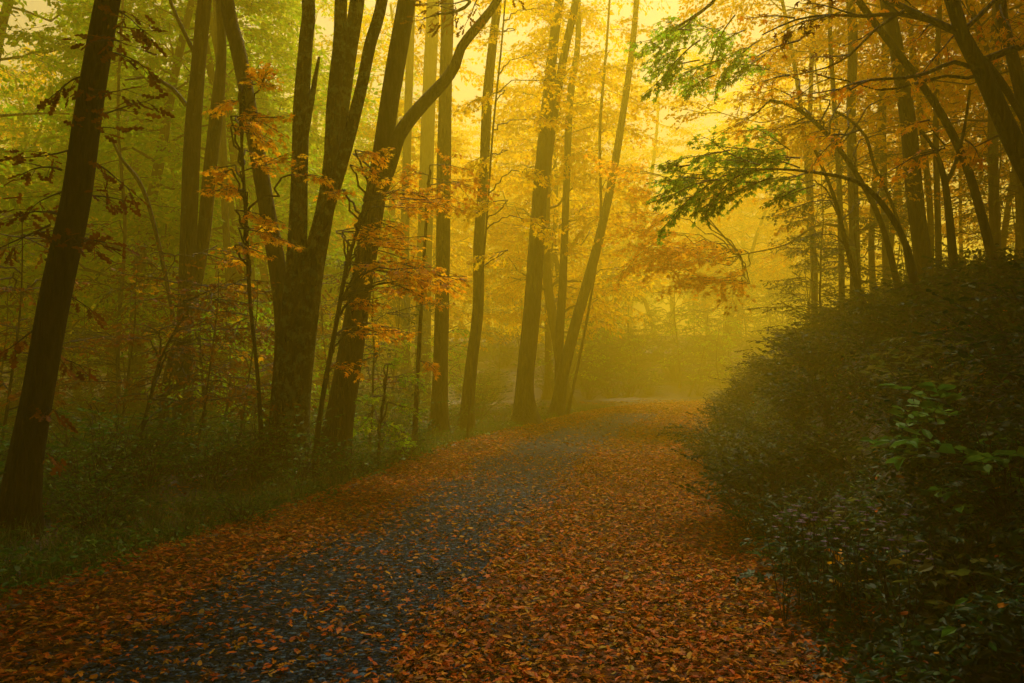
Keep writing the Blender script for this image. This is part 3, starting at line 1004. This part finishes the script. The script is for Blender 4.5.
bough_tree('arching_tree', 'arching small tree on the bank holding green tiers over the road',
           [(916, 300, 8), (908, 250, 6.5), (889, 213, 6), (866, 187, 5), (845, 178, 4), (825, 174, 3.5), (795, 170, 2.5), (765, 169, 2)], 9.5,
           [(775, 169, 700, 178, .2), (745, 168, 640, 190, .3), (760, 165, 690, 150, -.3), (800, 168, 735, 145, .4), (740, 175, 690, 200, 0), (720, 180, 650, 176, -.5), (790, 160, 700, 160, .8), (815, 170, 745, 190, .8),
            (730, 150, 665, 165, 1.0), (700, 178, 650, 186, .6), (770, 178, 700, 205, .3), (690, 165, 655, 172, .2), (760, 150, 705, 140, .8), (800, 158, 745, 150, .5), (815, 185, 765, 195, .2), (790, 150, 750, 128, 1), (735, 185, 690, 215, .4), (700, 195, 665, 212, .6)], 'green', 61, leaf=.075, dens=1.2, wide=.5, flat=.4, tier=.03, connect=False, bark='bark_dark')
bough_tree('overhanging_tree', 'leaning tree on the bank whose fresh green bough hangs at top centre',
           [(1010, 330, 10), (960, 150, 8), (880, 30, 7), (800, -60, 6), (730, -20, 4), (712, 3, 3.5), (690, 19, 3), (672, 30, 2), (658, 42, 1.5)], 10.5,
           [(705, 10, 655, 50, .2), (690, 22, 640, 62, 0), (735, 15, 690, 60, .3), (760, 40, 700, 75, .4), (700, 40, 636, 78, -.2), (720, 60, 665, 82, .5), (765, 55, 720, 80, .2), (720, 30, 675, 28, .6), (690, 30, 650, 25, -.4), (770, 70, 735, 62, .3), (700, 60, 640, 66, .3), (745, 30, 710, 42, .6), (715, 75, 680, 92, .2)],
           'fresh', 62, leaf=.085, dens=1.2, wide=.55, flat=.4, tier=.03, connect=False, bark='bark_dark')
bough_tree('amber_tree', 'bank tree with hazy olive and orange tiers between the green boughs',
           [(905, 320, 7), (880, 220, 5.5), (840, 150, 5), (800, 110, 4), (770, 100, 2.5)], 12.0,
           [(800, 105, 740, 100), (820, 120, 750, 130), (840, 130, 770, 118), (790, 95, 735, 75), (830, 100, 780, 90), (850, 110, 790, 145), (860, 140, 905, 118), (840, 95, 880, 100), (880, 190, 930, 195),
            (780, 130, 725, 122), (800, 80, 760, 60), (870, 105, 900, 90), (760, 110, 712, 140)], 'amber', 63, leaf=.085, dens=.8, connect=True)
bough_tree('olive_tree', 'dim bank tree with olive tiers low beside the yellow mist',
           [(870, 330, 6), (850, 260, 5), (835, 200, 4), (815, 150, 3)], 13.5,
           [(830, 200, 770, 205), (815, 180, 760, 190), (840, 220, 880, 215), (850, 250, 800, 250), (835, 235, 790, 228), (850, 270, 900, 262), (820, 150, 860, 160), (860, 200, 910, 190)], 'olive', 64, leaf=.085, dens=.7)
bough_tree('glowing_maple', 'maple glowing orange over the far bend of the road',
           [(860, 330, 5), (850, 240, 4), (820, 225, 2.5), (785, 245, 1.6), (740, 255, 1.0)], 20.5,
           [(735, 262, 640, 240, 0), (750, 284, 680, 262, -.5), (720, 250, 610, 252, .6), (700, 235, 600, 225, 1), (745, 275, 660, 280, 0), (690, 220, 615, 205, .5), (730, 245, 690, 232, -1), (670, 235, 600, 262, 1),
            (740, 250, 700, 255, -.8), (680, 200, 620, 185, 1), (660, 175, 600, 165, 1), (700, 262, 640, 268, 1), (750, 265, 715, 285, .5)], 'golden', 65, leaf=.14, dens=.75, flat=.5, wide=.6, tier=.04)

bough_tree('young_beech', 'thin young beech with yellow tiers hugging the slender wavering trunk',
           [(468, 428, 2.4), (477, 330, 2.2), (486, 230, 2), (493, 130, 2), (502, 40, 1.8), (508, -40, 1.5)], 18,
           [(510, 60, 560, 50), (505, 90, 455, 105), (512, 120, 575, 110), (508, 150, 460, 165), (512, 170, 560, 180), (508, 200, 450, 205), (515, 30, 470, 40), (518, 10, 575, 5), (510, 215, 560, 228), (514, 80, 600, 80),
            (518, 0, 470, -5), (508, 250, 470, 262)], 'yellow', 71, leaf=.12, dens=1.0, flat=.5, wide=.6, bark='bark_far')
bough_tree('young_beech', 'wiry young beech with yellow tiers right of the broad misty trunk',
           [(568, 412, 3), (585, 330, 2.6), (600, 230, 2.4), (600, 130, 3), (607, 40, 2.5), (612, -40, 2)], 27,
           [(600, 70, 640, 60), (600, 100, 560, 112), (605, 130, 660, 135), (602, 150, 555, 160), (605, 180, 650, 195), (608, 30, 655, 20), (606, 10, 560, 18), (605, 90, 665, 98), (604, 215, 560, 225), (610, 50, 570, 58)],
           'yellow', 72, leaf=.16, dens=1.0, flat=.5, wide=.6, bark='bark_far')
bough_tree('young_beech', 'yellow tiered sapling standing left of the twin trunks in the green mist',
           [(120, 440, 5), (118, 340, 4), (125, 230, 3.5), (118, 120, 3), (122, 20, 2.5), (124, -40, 2)], 17,
           [(120, 60, 60, 70), (122, 90, 170, 80), (120, 130, 170, 125), (120, 110, 50, 118), (122, 30, 175, 35), (120, 160, 60, 170), (122, 180, 165, 172), (122, 10, 70, 20), (120, 220, 70, 230)],
           'lime', 73, leaf=.11, dens=.9, flat=.5, wide=.6, bark='bark_far')
bough_tree('rusty_maple', 'dull red maple with low tiers crossing behind the straight dark trunk',
           [(415, 430, 5), (420, 330, 4), (425, 240, 3), (430, 170, 2)], 15,
           [(430, 185, 475, 180), (425, 195, 400, 190), (428, 175, 400, 165), (430, 165, 470, 160), (426, 200, 465, 205), (430, 178, 500, 192), (422, 300, 450, 300), (418, 360, 440, 365)],
           'orange', 74, leaf=.10, dens=.8, flat=.5, wide=.6, bark='bark_far')

# ------------------------------------------------------------------ woods behind: prototypes and copies
def proto_tree(name, seed, h, r, leafmat, bark, nb, zlo, leaf, cat='tree', spread=3.5, dens=.75, label=None, group=None, lay='diamond', L=(1.2, 2.6), per=5):
    R = np.random.default_rng(seed)
    P = [np.zeros(3)]
    d = unit(np.array([R.normal(0, .12), R.normal(0, .12), 1]))
    n = 7
    for i in range(n):
        d = unit(d + np.array([R.normal(0, .07), R.normal(0, .07), .05]))
        P.append(P[-1] + d * h / n)
    rad = np.linspace(r, r * .25, n + 1)
    mb, pts, rr = trunk_mesh(P, rad, bark, 9, .04, seed, step=.5)
    root = empty(name, (0, 0, -50))
    tag(root, label or name, cat, group)
    mb.build('trunk', root)
    mb = MB()
    for i in range(nb):
        z = zlo + (h - zlo) * (i + R.random()) / nb
        j = np.argmin(abs(pts[:, 2] - z))
        p = pts[j]
        a = i * 2.4 + R.normal(0, .5)
        el = R.uniform(.05, .6)
        l = spread * (1.1 - .6 * (z - zlo) / (h - zlo + .01)) * R.uniform(.5, 1)
        e = p + np.array([math.cos(a) * math.cos(el), math.sin(a) * math.cos(el), math.sin(el)]) * l
        path = limb_path(p, e, R, -.03, .12)
        mb.tube(path, np.linspace(max(.012, rr[j] * .35), .01, len(path)), 'twig', 5)
        for k in range(per):
            q = path[R.integers(2, len(path))]
            a2 = a + R.normal(0, .8)
            spray(mb, R, q, (math.cos(a2), math.sin(a2), R.uniform(-.15, .35)), R.uniform(*L), leaf, dens, flat=.65)
    mb.leaves(lay, leafmat)
    mb.build('crown', root, smooth=False)
    return root


GY = 'misty yellow leaved trees beyond the left side of the road'
GG = 'green and lime trees fading into the mist in the left woods'
GR = 'dim amber leaved trees on the right hillside'
GU = 'olive saplings of the left understorey'
GS = 'rusty saplings low between the left trunks'
LY = 'misty yellow leaved tree fading into the fog beyond the road'
LG = 'lime green tree fading into the mist deep in the left woods'
LR = 'dim amber leaved tree on the dark right hillside'
LU = 'thin olive leaved sapling in the misty left understorey'
LS = 'thin rust leaved sapling low in the left understorey'
protos = {
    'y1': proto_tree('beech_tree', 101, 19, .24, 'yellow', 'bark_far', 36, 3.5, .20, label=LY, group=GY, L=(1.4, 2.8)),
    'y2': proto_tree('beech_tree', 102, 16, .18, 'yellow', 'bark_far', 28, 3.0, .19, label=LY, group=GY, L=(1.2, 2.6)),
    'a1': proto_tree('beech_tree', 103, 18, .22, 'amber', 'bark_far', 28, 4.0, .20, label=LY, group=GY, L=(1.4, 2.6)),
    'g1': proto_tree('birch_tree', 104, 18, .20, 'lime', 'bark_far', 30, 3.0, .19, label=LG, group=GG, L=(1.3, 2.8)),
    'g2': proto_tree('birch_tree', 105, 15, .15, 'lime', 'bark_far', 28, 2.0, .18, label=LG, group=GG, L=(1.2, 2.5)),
    'r1': proto_tree('hillside_tree', 106, 15, .09, 'amber', 'bark_dark', 20, 3.0, .13, label=LR, group=GR, L=(1.2, 2.4)),
    'u1': proto_tree('olive_sapling', 107, 4.2, .03, 'olive', 'bark_dark', 12, .8, .085, 'sapling', 1.3, .8, LU, GU, 'simple', (.5, 1.1), 3),
    'u2': proto_tree('olive_sapling', 108, 3.0, .025, 'lime', 'bark_dark', 10, .5, .08, 'sapling', 1.1, .8, LU, GU, 'simple', (.4, .9), 3),
    'u3': proto_tree('rusty_sapling', 109, 3.6, .025, 'rust', 'bark_dark', 10, .8, .085, 'sapling', 1.3, .6, LS, GS, 'simple', (.5, 1.0), 3),
}


def plant(kind, x, y, R, sc=1.0, label=None, group=None):
    p = protos[kind]
    z = H1(x, y) - .08
    if p.location.z < -40:
        p.location = (x, y, z)
        p.rotation_euler = (0, 0, R.uniform(0, 6.28))
        p.scale = (sc,) * 3
        if label: p['label'] = label
        if group: p['group'] = group
        return p
    return copy_tree(p, (x, y, z), R.uniform(0, 6.28), sc, label, group)


R = np.random.default_rng(5)


def scatter(kinds, n, region, R, sc=(.8, 1.15), mind=2.2, clear=HALF + .6, smax=99, **kw):
    got, tries = [], 0
    while len(got) < n and tries < 4000:
        tries += 1
        px, y = R.uniform(region[0], region[1]), math.sqrt(R.uniform(region[2] ** 2, region[3] ** 2))
        x = (px - 512) / F * y
        if not clear < abs(road_s(x, y)[0]) < smax or (region[4] and road_s(x, y)[0] * region[4] < 0):
            continue
        if any((x - a) ** 2 + (y - b) ** 2 < mind ** 2 for a, b in got):
            continue
        got.append((x, y))
        plant(kinds[R.integers(len(kinds))], x, y, R, R.uniform(*sc), **kw)


scatter(['y1', 'y2'], 7, (330, 600, 33, 46, 0), R, mind=3.5)
scatter(['y1', 'y2', 'a1'], 18, (300, 900, 50, 80, 0), R, mind=4)
for x_, y_, s_ in [(-13.5, 20, 1.05), (-10.2, 21.5, 1), (-15.5, 16.5, 1.1), (-8.3, 24, 1)]:  # added to shade the left woods
    plant('g1', x_, y_, R, s_)
scatter(['g1', 'g2', 'g1', 'y2'], 16, (-160, 330, 24, 38, -1), R, mind=2.8)
scatter(['g1', 'g2'], 24, (-60, 400, 34, 75, -1), R, mind=3)
scatter(['r1'], 12, (840, 1180, 21, 38, 1), R, mind=2.4, clear=HALF + 3.5)
for x_, y_, s_ in [(10.2, 15.5, .95), (12, 12.5, 1), (9.3, 12.2, .9), (11.5, 22, 1.05), (14, 17, 1.1), (13, 20, 1.1), (17, 16, 1.1), (9.4, 25, 1.1), (16, 24, 1.1)]:  # added, mostly outside the frame, to darken the right side
    plant('r1', x_, y_, R, s_)
scatter(['u1', 'u2'], 30, (-60, 500, 11, 30, -1), R, mind=1.2, clear=HALF + 1.0)
scatter(['u3'], 14, (-20, 430, 10.5, 24, -1), R, mind=1.2, clear=HALF + 1.0)
scatter(['u1', 'u2'], 34, (480, 800, 42, 58, -1), R, sc=(1.2, 1.8), mind=2, label='hazy sapling on the rise behind the bend of the road', group='hazy saplings behind the bend')
scatter(['u1'], 14, (780, 1060, 12, 26, 1), R, sc=(.6, 1.0), mind=1.5, clear=HALF + 2.5, label='dim olive sapling on the shaded right bank', group='dim saplings on the right bank')


for x_, y_ in [(-22, -5), (-20, 4), (-18, -14), (20, 0), (22, 8), (18, -12), (0, -18), (-8, -20), (8, -20), (-27, 8), (27, -2), (-24, 14), (-14, -20), (15, -19), (3, -24), (28, 14), (-17, -3), (-12, -11), (-5, -14), (4, -15), (12, -10), (16, 3), (17, -4), (-25, 1), (-21, 9), (24, 5), (-17, 10), (19, 12), (-2, -12)]:  # unseen trees added to keep side and rear skylight off the scene
    plant('g1' if x_ < 0 else 'r1', x_, y_, R, R.uniform(.95, 1.15), 'unseen tree added for shade beside or behind the camera', 'shade trees added around the camera')
protos['c1'] = proto_tree('added_shade_tree', 110, 19, .2, 'amber', 'bark_dark', 34, 8.5, .33, spread=5.2, label='unseen tall tree added beside the near road to shade it', group='unseen trees added to shade the near road', L=(1.6, 3.0), per=8)
for x_, y_ in [(-6.5, 3), (-8, -3), (-5.5, -8), (5.5, -6), (6.0, 1.0), (8.5, 4.5), (-10.5, 4.5), (-4.2, -1.5), (4.4, -2.5), (12, 6), (-12, 0), (-9.5, 9), (-13, 9), (9.5, 9.5), (12.5, 11.5), (-15, 5), (9, 0), (0, -9), (3.5, -11), (-9, -14), (9, -13), (-14, -8), (15, -6)]:  # out of view, added so their dense crowns darken the near road and mist
    plant('c1', x_, y_, R, R.uniform(.9, 1.1))


# ------------------------------------------------------------------ shrubs, plants, ground cover
def proto_shrub(name, seed, h, w_, n, leaf, leafmat, label, group, cat='shrub', kind='simple', zf=.9):
    R = np.random.default_rng(seed)
    root = empty(name, (0, 0, -50))
    tag(root, label, cat, group)
    st, mb = MB(), MB()
    for i in range(n):
        a = R.uniform(0, 6.28)
        e = np.array([math.cos(a), math.sin(a), 0]) * w_ * R.uniform(.2, 1) + UP * h * R.uniform(.45, 1) * zf
        path = limb_path((R.normal(0, .04), R.normal(0, .04), 0), e, R, .10, .12, 6)
        st.tube(path, np.linspace(.008, .003, 6), 'twig', 4)
        for k in range(3):
            q = path[R.integers(2, 6)]
            a2 = a + R.normal(0, .9)
            m = R.integers(5, 11)
            d = unit(np.array([math.cos(a2), math.sin(a2), R.uniform(-.2, .6)]))
            l = R.uniform(.15, .38) * (h + .3)
            tp = np.array([q, q + d * l * .5, q + d * l])
            st.tube(tp, [.003, .0025, .0015], 'twig', 3)
            for u in np.linspace(.15, 1, m):
                ld = rotz(d, R.choice([-1, 1]) * R.uniform(.4, 1.2)) - UP * R.uniform(0, .4)
                mb.leaf(q + d * l * u, ld, UP + R.normal(0, .45, 3), leaf * R.uniform(.6, 1.2))
    mb.leaves(kind, leafmat)
    st.build('stems', root)
    mb.build('foliage', root, smooth=False)
    return root


scatter(['y1', 'y2', 'g1'], 26, (-100, 900, 62, 100, 0), R, mind=4, sc=(1.0, 1.25))
GB = 'dark green shrubs crowding the right bank'
GV = 'green shrubs along the left verge'
LB = 'dark green leafy shrub crowding the right bank'
LV = 'green leafy shrub in the undergrowth along the left verge'
protos.update({
    's1': proto_shrub('leafy_shrub', 201, 1.0, .7, 34, .065, 'under', LV, GV),
    's2': proto_shrub('leafy_shrub', 202, .7, .6, 30, .055, 'under', LV, GV),
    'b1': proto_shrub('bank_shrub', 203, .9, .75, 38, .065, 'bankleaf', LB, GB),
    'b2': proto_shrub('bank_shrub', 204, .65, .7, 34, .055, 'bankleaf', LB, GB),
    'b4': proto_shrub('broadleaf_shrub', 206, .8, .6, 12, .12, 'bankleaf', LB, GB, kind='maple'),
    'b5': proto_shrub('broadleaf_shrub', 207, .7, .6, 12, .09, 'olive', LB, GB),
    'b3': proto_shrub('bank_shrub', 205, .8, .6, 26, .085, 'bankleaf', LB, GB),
})


def put(kind, px, py_or_s, y, R, sc=1.0, **kw):
    return plant(kind, (px - 512) / F * y, y, R, sc, **kw)


scatter(['s1', 's2'], 50, (430, 800, 42.5, 56, -1), R, sc=(1.5, 3.0), mind=1.0, clear=HALF + .9, label='hazy green bush far behind the bend', group='hazy bushes behind the bend')
# big dark shrub at the foot of the many stemmed tree
scatter(['s1', 's2'], 50, (-60, 450, 7.0, 20, -1), R, sc=(.7, 1.3), mind=.55, clear=HALF + .9)
scatter(['s1', 's2'], 44, (-60, 480, 19, 40, -1), R, sc=(1.2, 2.1), mind=1.1, clear=HALF + .9)
scatter(['s2'], 34, (-80, 480, 5.0, 16, -1), R, sc=(.35, .7), mind=.45, clear=HALF + .1)
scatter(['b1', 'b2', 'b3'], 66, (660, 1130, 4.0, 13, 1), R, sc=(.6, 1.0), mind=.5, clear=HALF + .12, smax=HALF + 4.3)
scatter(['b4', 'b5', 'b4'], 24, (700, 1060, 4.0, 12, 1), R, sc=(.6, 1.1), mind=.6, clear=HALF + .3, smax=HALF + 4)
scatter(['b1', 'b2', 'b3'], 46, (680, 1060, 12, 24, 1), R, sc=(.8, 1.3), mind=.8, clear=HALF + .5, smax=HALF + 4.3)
for px_, y_, s_ in [(215, 10.4, 1.0), (300, 10.6, .9), (345, 11.4, .9), (150, 9.6, 1.0), (90, 8.6, .9), (400, 13.5, .9), (180, 12, 1.2), (60, 9.8, 1.1)]:
    put('s1', px_, 0, y_, R, s_)
bush = put('s1', 262, 0, 11.2, R, 1.25, label='dense dark green bush at the foot of the many stemmed tree')
del bush['group']
scatter(['b2'], 10, (640, 780, 23, 33, 1), R, sc=(.9, 1.3), mind=.8, clear=HALF + .5)


def surface_px(px, py, y0=3.0, y1=40):
    """where the sight line of a pixel meets the ground"""
    for y in np.arange(y0, y1, .08):
        p = at(px, py, y)
        if p[2] < H1(p[0], p[1]):
            return p
    return None


def single_plant(name, label, px, py, n, leaf, mat, h, seed, cat='plant', kind='simple', group=None, w_=.25):
    p = surface_px(px, py)
    if p is None:
        return
    s = proto_shrub(name, seed, h, w_, n, leaf, mat, label, group, cat, kind)
    s.location = (p[0], p[1], H1(p[0], p[1]) - .03)
    return s


single_plant('broadleaf_plant', 'pale mint green broad leaved plant lighting up the dark right bank', 945, 500, 7, .13, 'mint', .75, 301)
single_plant('broadleaf_plant', 'small mint green plant at the right edge of the picture on the bank', 1015, 540, 5, .11, 'mint', .6, 302)
single_plant('broadleaf_plant', 'yellowing low plant in the bottom right corner of the picture', 960, 640, 8, .075, 'olive', .5, 303)
single_plant('broadleaf_plant', 'olive leaved plant halfway down the bank above the violet asters', 858, 560, 7, .075, 'olive', .5, 304)
single_plant('broadleaf_plant', 'tiny pale plant on the bank close to the narrowing road', 748, 470, 5, .07, 'lime', .4, 305)
single_plant('broadleaf_plant', 'yellow leaved seedling low on the bank in the lower right', 870, 600, 5, .065, 'amber', .4, 306)

for i, (px, py) in enumerate([(785, 628), (812, 630), (826, 640), (800, 612), (846, 628), (905, 680), (858, 655)]):
    p = surface_px(px, py, 2.5)
    if p is None:
        continue
    rr_ = np.random.default_rng(400 + i)
    base = np.array([p[0], p[1], H1(p[0], p[1]) - .02])
    root = empty('aster', base)
    tag(root, 'violet aster flowering at the foot of the dark bank', 'flower', 'violet asters by the roadside')
    st, mb = MB(), MB()
    for k in range(5):
        a = rr_.uniform(0, 6.28)
        tip = np.array([math.cos(a) * .12, math.sin(a) * .12, rr_.uniform(.5, .72)])
        st.tube(limb_path((0, 0, 0), tip, rr_, .05, .08, 5), np.linspace(.003, .002, 5), 'twig', 4)
        for u in (.3, .5, .7):
            mb.leaf(tip * u, (math.cos(a + 4 * u), math.sin(a + 4 * u), .2), UP, .05)
    mb.leaves('simple', 'bankleaf')
    fl = MB()
    for k in range(10):
        a = rr_.uniform(0, 6.28)
        c = np.array([math.cos(a) * rr_.uniform(.03, .15), math.sin(a) * rr_.uniform(.03, .15), rr_.uniform(.5, .75)])
        for q in range(9):
            b = q * 2 * math.pi / 9
            fl.leaf(c, (math.cos(b), math.sin(b), .25), UP, .021)
    fl.leaves('diamond', 'aster')
    st.build('stems', root)
    mb.build('foliage', root)
    fl.build('petals', root)


def cover():
    """carpet of low leaves over the bank and the left verge"""
    mb = MB()
    Rr = np.random.default_rng(77)
    n = 130000
    y = 3 + 24 * Rr.random(n) ** 1.3
    x = Rr.uniform(.25, 1.0, n) * y * .75 + .8
    s = road_s(x, y)
    hh = .25 + .22 * nz(x * 1.2, y * 1.2, 1.4) + .12 * nz(x * 3, y * 3, 1.7)
    k = (s > HALF + .05 + .25 * Rr.random(n)) & (s < HALF + 3.9 + nz(x, y)) & (Rr.random(n) < .35 + .8 * hh)
    x, y, s, hh = x[k], y[k], s[k], hh[k]
    lift = np.clip(hh, .05, 1) * Rr.random(len(x)) ** .6 * sstep(0, .6, s - HALF + .15)
    z = H(x, y, s) + lift
    a = Rr.uniform(0, 6.28, len(x))
    A = np.column_stack([x, y, z, np.cos(a), np.sin(a), Rr.normal(-.2, .35, len(x)), Rr.normal(-.15, .45, len(x)), Rr.normal(-.15, .45, len(x)), np.ones(len(x)), Rr.uniform(.03, .075, len(x)) * (1 + (y > 12) * .5)])
    pick = Rr.random(len(A))
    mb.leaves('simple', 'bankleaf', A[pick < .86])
    mb.leaves('simple', 'under', A[(pick >= .86) & (pick < .91)])
    mb.leaves('simple', 'mint', A[(pick >= .91) & (pick < .93)])
    mb.leaves('simple', 'olive', A[(pick >= .93) & (pick < .975)])
    mb.leaves('simple', 'fallen', A[pick >= .975])
    o = mb.build('bank_undergrowth', smooth=False)
    tag(o, 'dark green carpet of low plants covering the right bank', 'ground cover', kind='stuff')
    mb = MB()
    n = 90000
    y = 3 + 27 * Rr.random(n) ** 1.2
    x = Rr.uniform(-.85, .15, n) * y
    s = road_s(x, y)
    hh = .24 + .18 * nz(x * 1.1, y * 1.1, 1.3) + .06 * nz(x * 3, y * 3, 1.7)
    k = (s < -HALF + .15 - .35 * Rr.random(n) + .35 * nz(x * 1.5, y * 1.5, 1.2)) & (s > -HALF - 9) & (Rr.random(n) < .3 + 2 * hh)
    x, y, s, hh = x[k], y[k], s[k], hh[k]
    lift = np.clip(hh, .03, .6) * Rr.random(len(x)) ** .6 * sstep(-.5, .8, -s - HALF)
    z = H(x, y, s) + lift
    a = Rr.uniform(0, 6.28, len(x))
    A = np.column_stack([x, y, z, np.cos(a), np.sin(a), Rr.normal(-.1, .35, len(x)), Rr.normal(0, .45, len(x)), Rr.normal(0, .45, len(x)), np.ones(len(x)), Rr.uniform(.03, .07, len(x)) * (1 + (y > 12) * .5)])
    mb.leaves('simple', 'under', A)
    o = mb.build('verge_undergrowth', smooth=False)
    tag(o, 'green carpet of low plants along the left verge', 'ground cover', kind='stuff')
    # grass tufts beside the road
    mb = MB()
    n = 1500
    y = 5 + 27 * Rr.random(n) ** 1.1
    s0 = -HALF - .3 - np.abs(Rr.normal(0, .9, n))
    i = np.searchsorted(ROAD_C[:, 1], y).clip(1, len(ROAD_C) - 1)
    cx, cy = ROAD_C[i, 0] + s0 * _RT[i, 1], ROAD_C[i, 1] - s0 * _RT[i, 0]
    cz = H(cx, cy)
    K = 14
    x = np.repeat(cx, K) + Rr.normal(0, .05, n * K)
    yy = np.repeat(cy, K) + Rr.normal(0, .05, n * K)
    z = np.repeat(cz, K) - .01
    L_ = Rr.uniform(.10, .30, n * K)
    a = Rr.uniform(0, 6.28, n * K)
    ln = Rr.uniform(.15, .8, n * K)
    wv = .0035
    side = np.column_stack([-np.sin(a), np.cos(a), 0 * a]) * wv
    b = np.column_stack([x, yy, z])
    hd = np.column_stack([np.cos(a), np.sin(a), 0 * a])
    m1 = b + hd * (L_ * ln * .35)[:, None] + UP * (L_ * .6)[:, None]
    t = b + hd * (L_ * ln)[:, None] + UP * (L_ * .95)[:, None]
    V = np.stack([b - side, b + side, m1 + side, m1 - side, t + side * .2, t - side * .2], 1)
    q = (np.arange(n * K)[:, None, None] * 6 + np.array([(0, 1, 2, 3), (3, 2, 4, 5)])[None]).reshape(-1, 4)
    mb.add(V.reshape(-1, 3), q, 'grass')
    o = mb.build('grass', smooth=False)
    tag(o, 'thin green grass fringing the left side of the road', 'grass', kind='stuff')


cover()

for k_, p_ in protos.items():
    if p_.location.z < -40:
        for c_ in list(p_.children):
            bpy.data.objects.remove(c_)
        bpy.data.objects.remove(p_)

NUM = ['first', 'second', 'third', 'fourth', 'fifth', 'sixth', 'seventh', 'eighth', 'ninth', 'tenth', 'eleventh', 'twelfth', 'thirteenth', 'fourteenth', 'fifteenth', 'sixteenth',
       'seventeenth', 'eighteenth', 'nineteenth', 'twentieth']
NUM += ['twenty ' + q for q in NUM[:9]] + ['thirtieth'] + ['thirty ' + q for q in NUM[:9]] + ['fortieth'] + ['forty ' + q for q in NUM[:9]]
BANDS = {1: [''], 2: ['nearer ', 'farther '], 3: ['nearest ', 'middle ', 'farthest '], 4: ['nearest ', 'near middle ', 'far middle ', 'farthest '],
         5: ['nearest ', 'near middle ', 'middle ', 'far middle ', 'farthest ']}


def number_group(group, what, plural):
    L = [o for o in SC.objects if o.get('group') == group and o.parent is None and o.location.y > 2 and -60 < 512 + o.location.x / o.location.y * F < 1084]
    L.sort(key=lambda o: o.location.y)
    nb = min(5, max(1, math.ceil(len(L) / 12)))
    for b in range(nb):
        row = L[b * len(L) // nb:(b + 1) * len(L) // nb]
        row.sort(key=lambda o: o.location.x / o.location.y)
        for i, o in enumerate(row):
            o['label'] = '%s, %s from left of the %s%s' % (what, NUM[i], BANDS[nb][b], plural)


number_group(GY, 'misty yellow tree', 'trees beyond the road')
number_group(GG, 'misty lime tree', 'deep left woods')
number_group(GR, 'dim amber tree', 'trees on right hillside')
number_group(GU, 'thin olive sapling', 'saplings in left woods')
number_group(GS, 'thin rusty sapling', 'ones in left woods')
number_group(GB, 'dark shrub', 'shrubs on right bank')
number_group(GV, 'green shrub', 'shrubs on left verge')
number_group('hazy saplings behind the bend', 'hazy sapling', 'saplings behind the bend')
number_group('dim saplings on the right bank', 'dim olive sapling', 'saplings on right bank')
number_group('hazy bushes behind the bend', 'hazy green bush', 'bushes behind the bend')
number_group('violet asters by the roadside', 'small violet aster plant', 'asters at the bank foot')
number_group('unseen trees added to shade the near road', 'unseen tree added to shade the near road', 'added shade trees')

# ------------------------------------------------------------------ haze: one closed box round the whole scene
m, n, out = new_mat('haze')
pv = N(n, 'ShaderNodeVolumePrincipled')
pv.inputs['Color'].default_value = (*HAZE_COLOR, 1)
pv.inputs['Density'].default_value = HAZE_DENSITY
pv.inputs['Density Attribute'].default_value = ''
pv.inputs['Anisotropy'].default_value = HAZE_G
n.links.new(pv.outputs[0], out.inputs['Volume'])
me = bpy.data.meshes.new('haze')
x0, x1, y0, y1, z0, z1 = -180, 180, -40, 250, -2.5, 29
me.from_pydata([(x0, y0, z0), (x1, y0, z0), (x1, y1, z0), (x0, y1, z0), (x0, y0, z1), (x1, y0, z1), (x1, y1, z1), (x0, y1, z1)], [],
               [(0, 3, 2, 1), (4, 5, 6, 7), (0, 1, 5, 4), (1, 2, 6, 5), (2, 3, 7, 6), (3, 0, 4, 7)])
me.materials.append(m)
hz = bpy.data.objects.new('haze', me)
COL.objects.link(hz)
tag(hz, 'golden mist hanging through the whole forest', 'mist', kind='stuff')
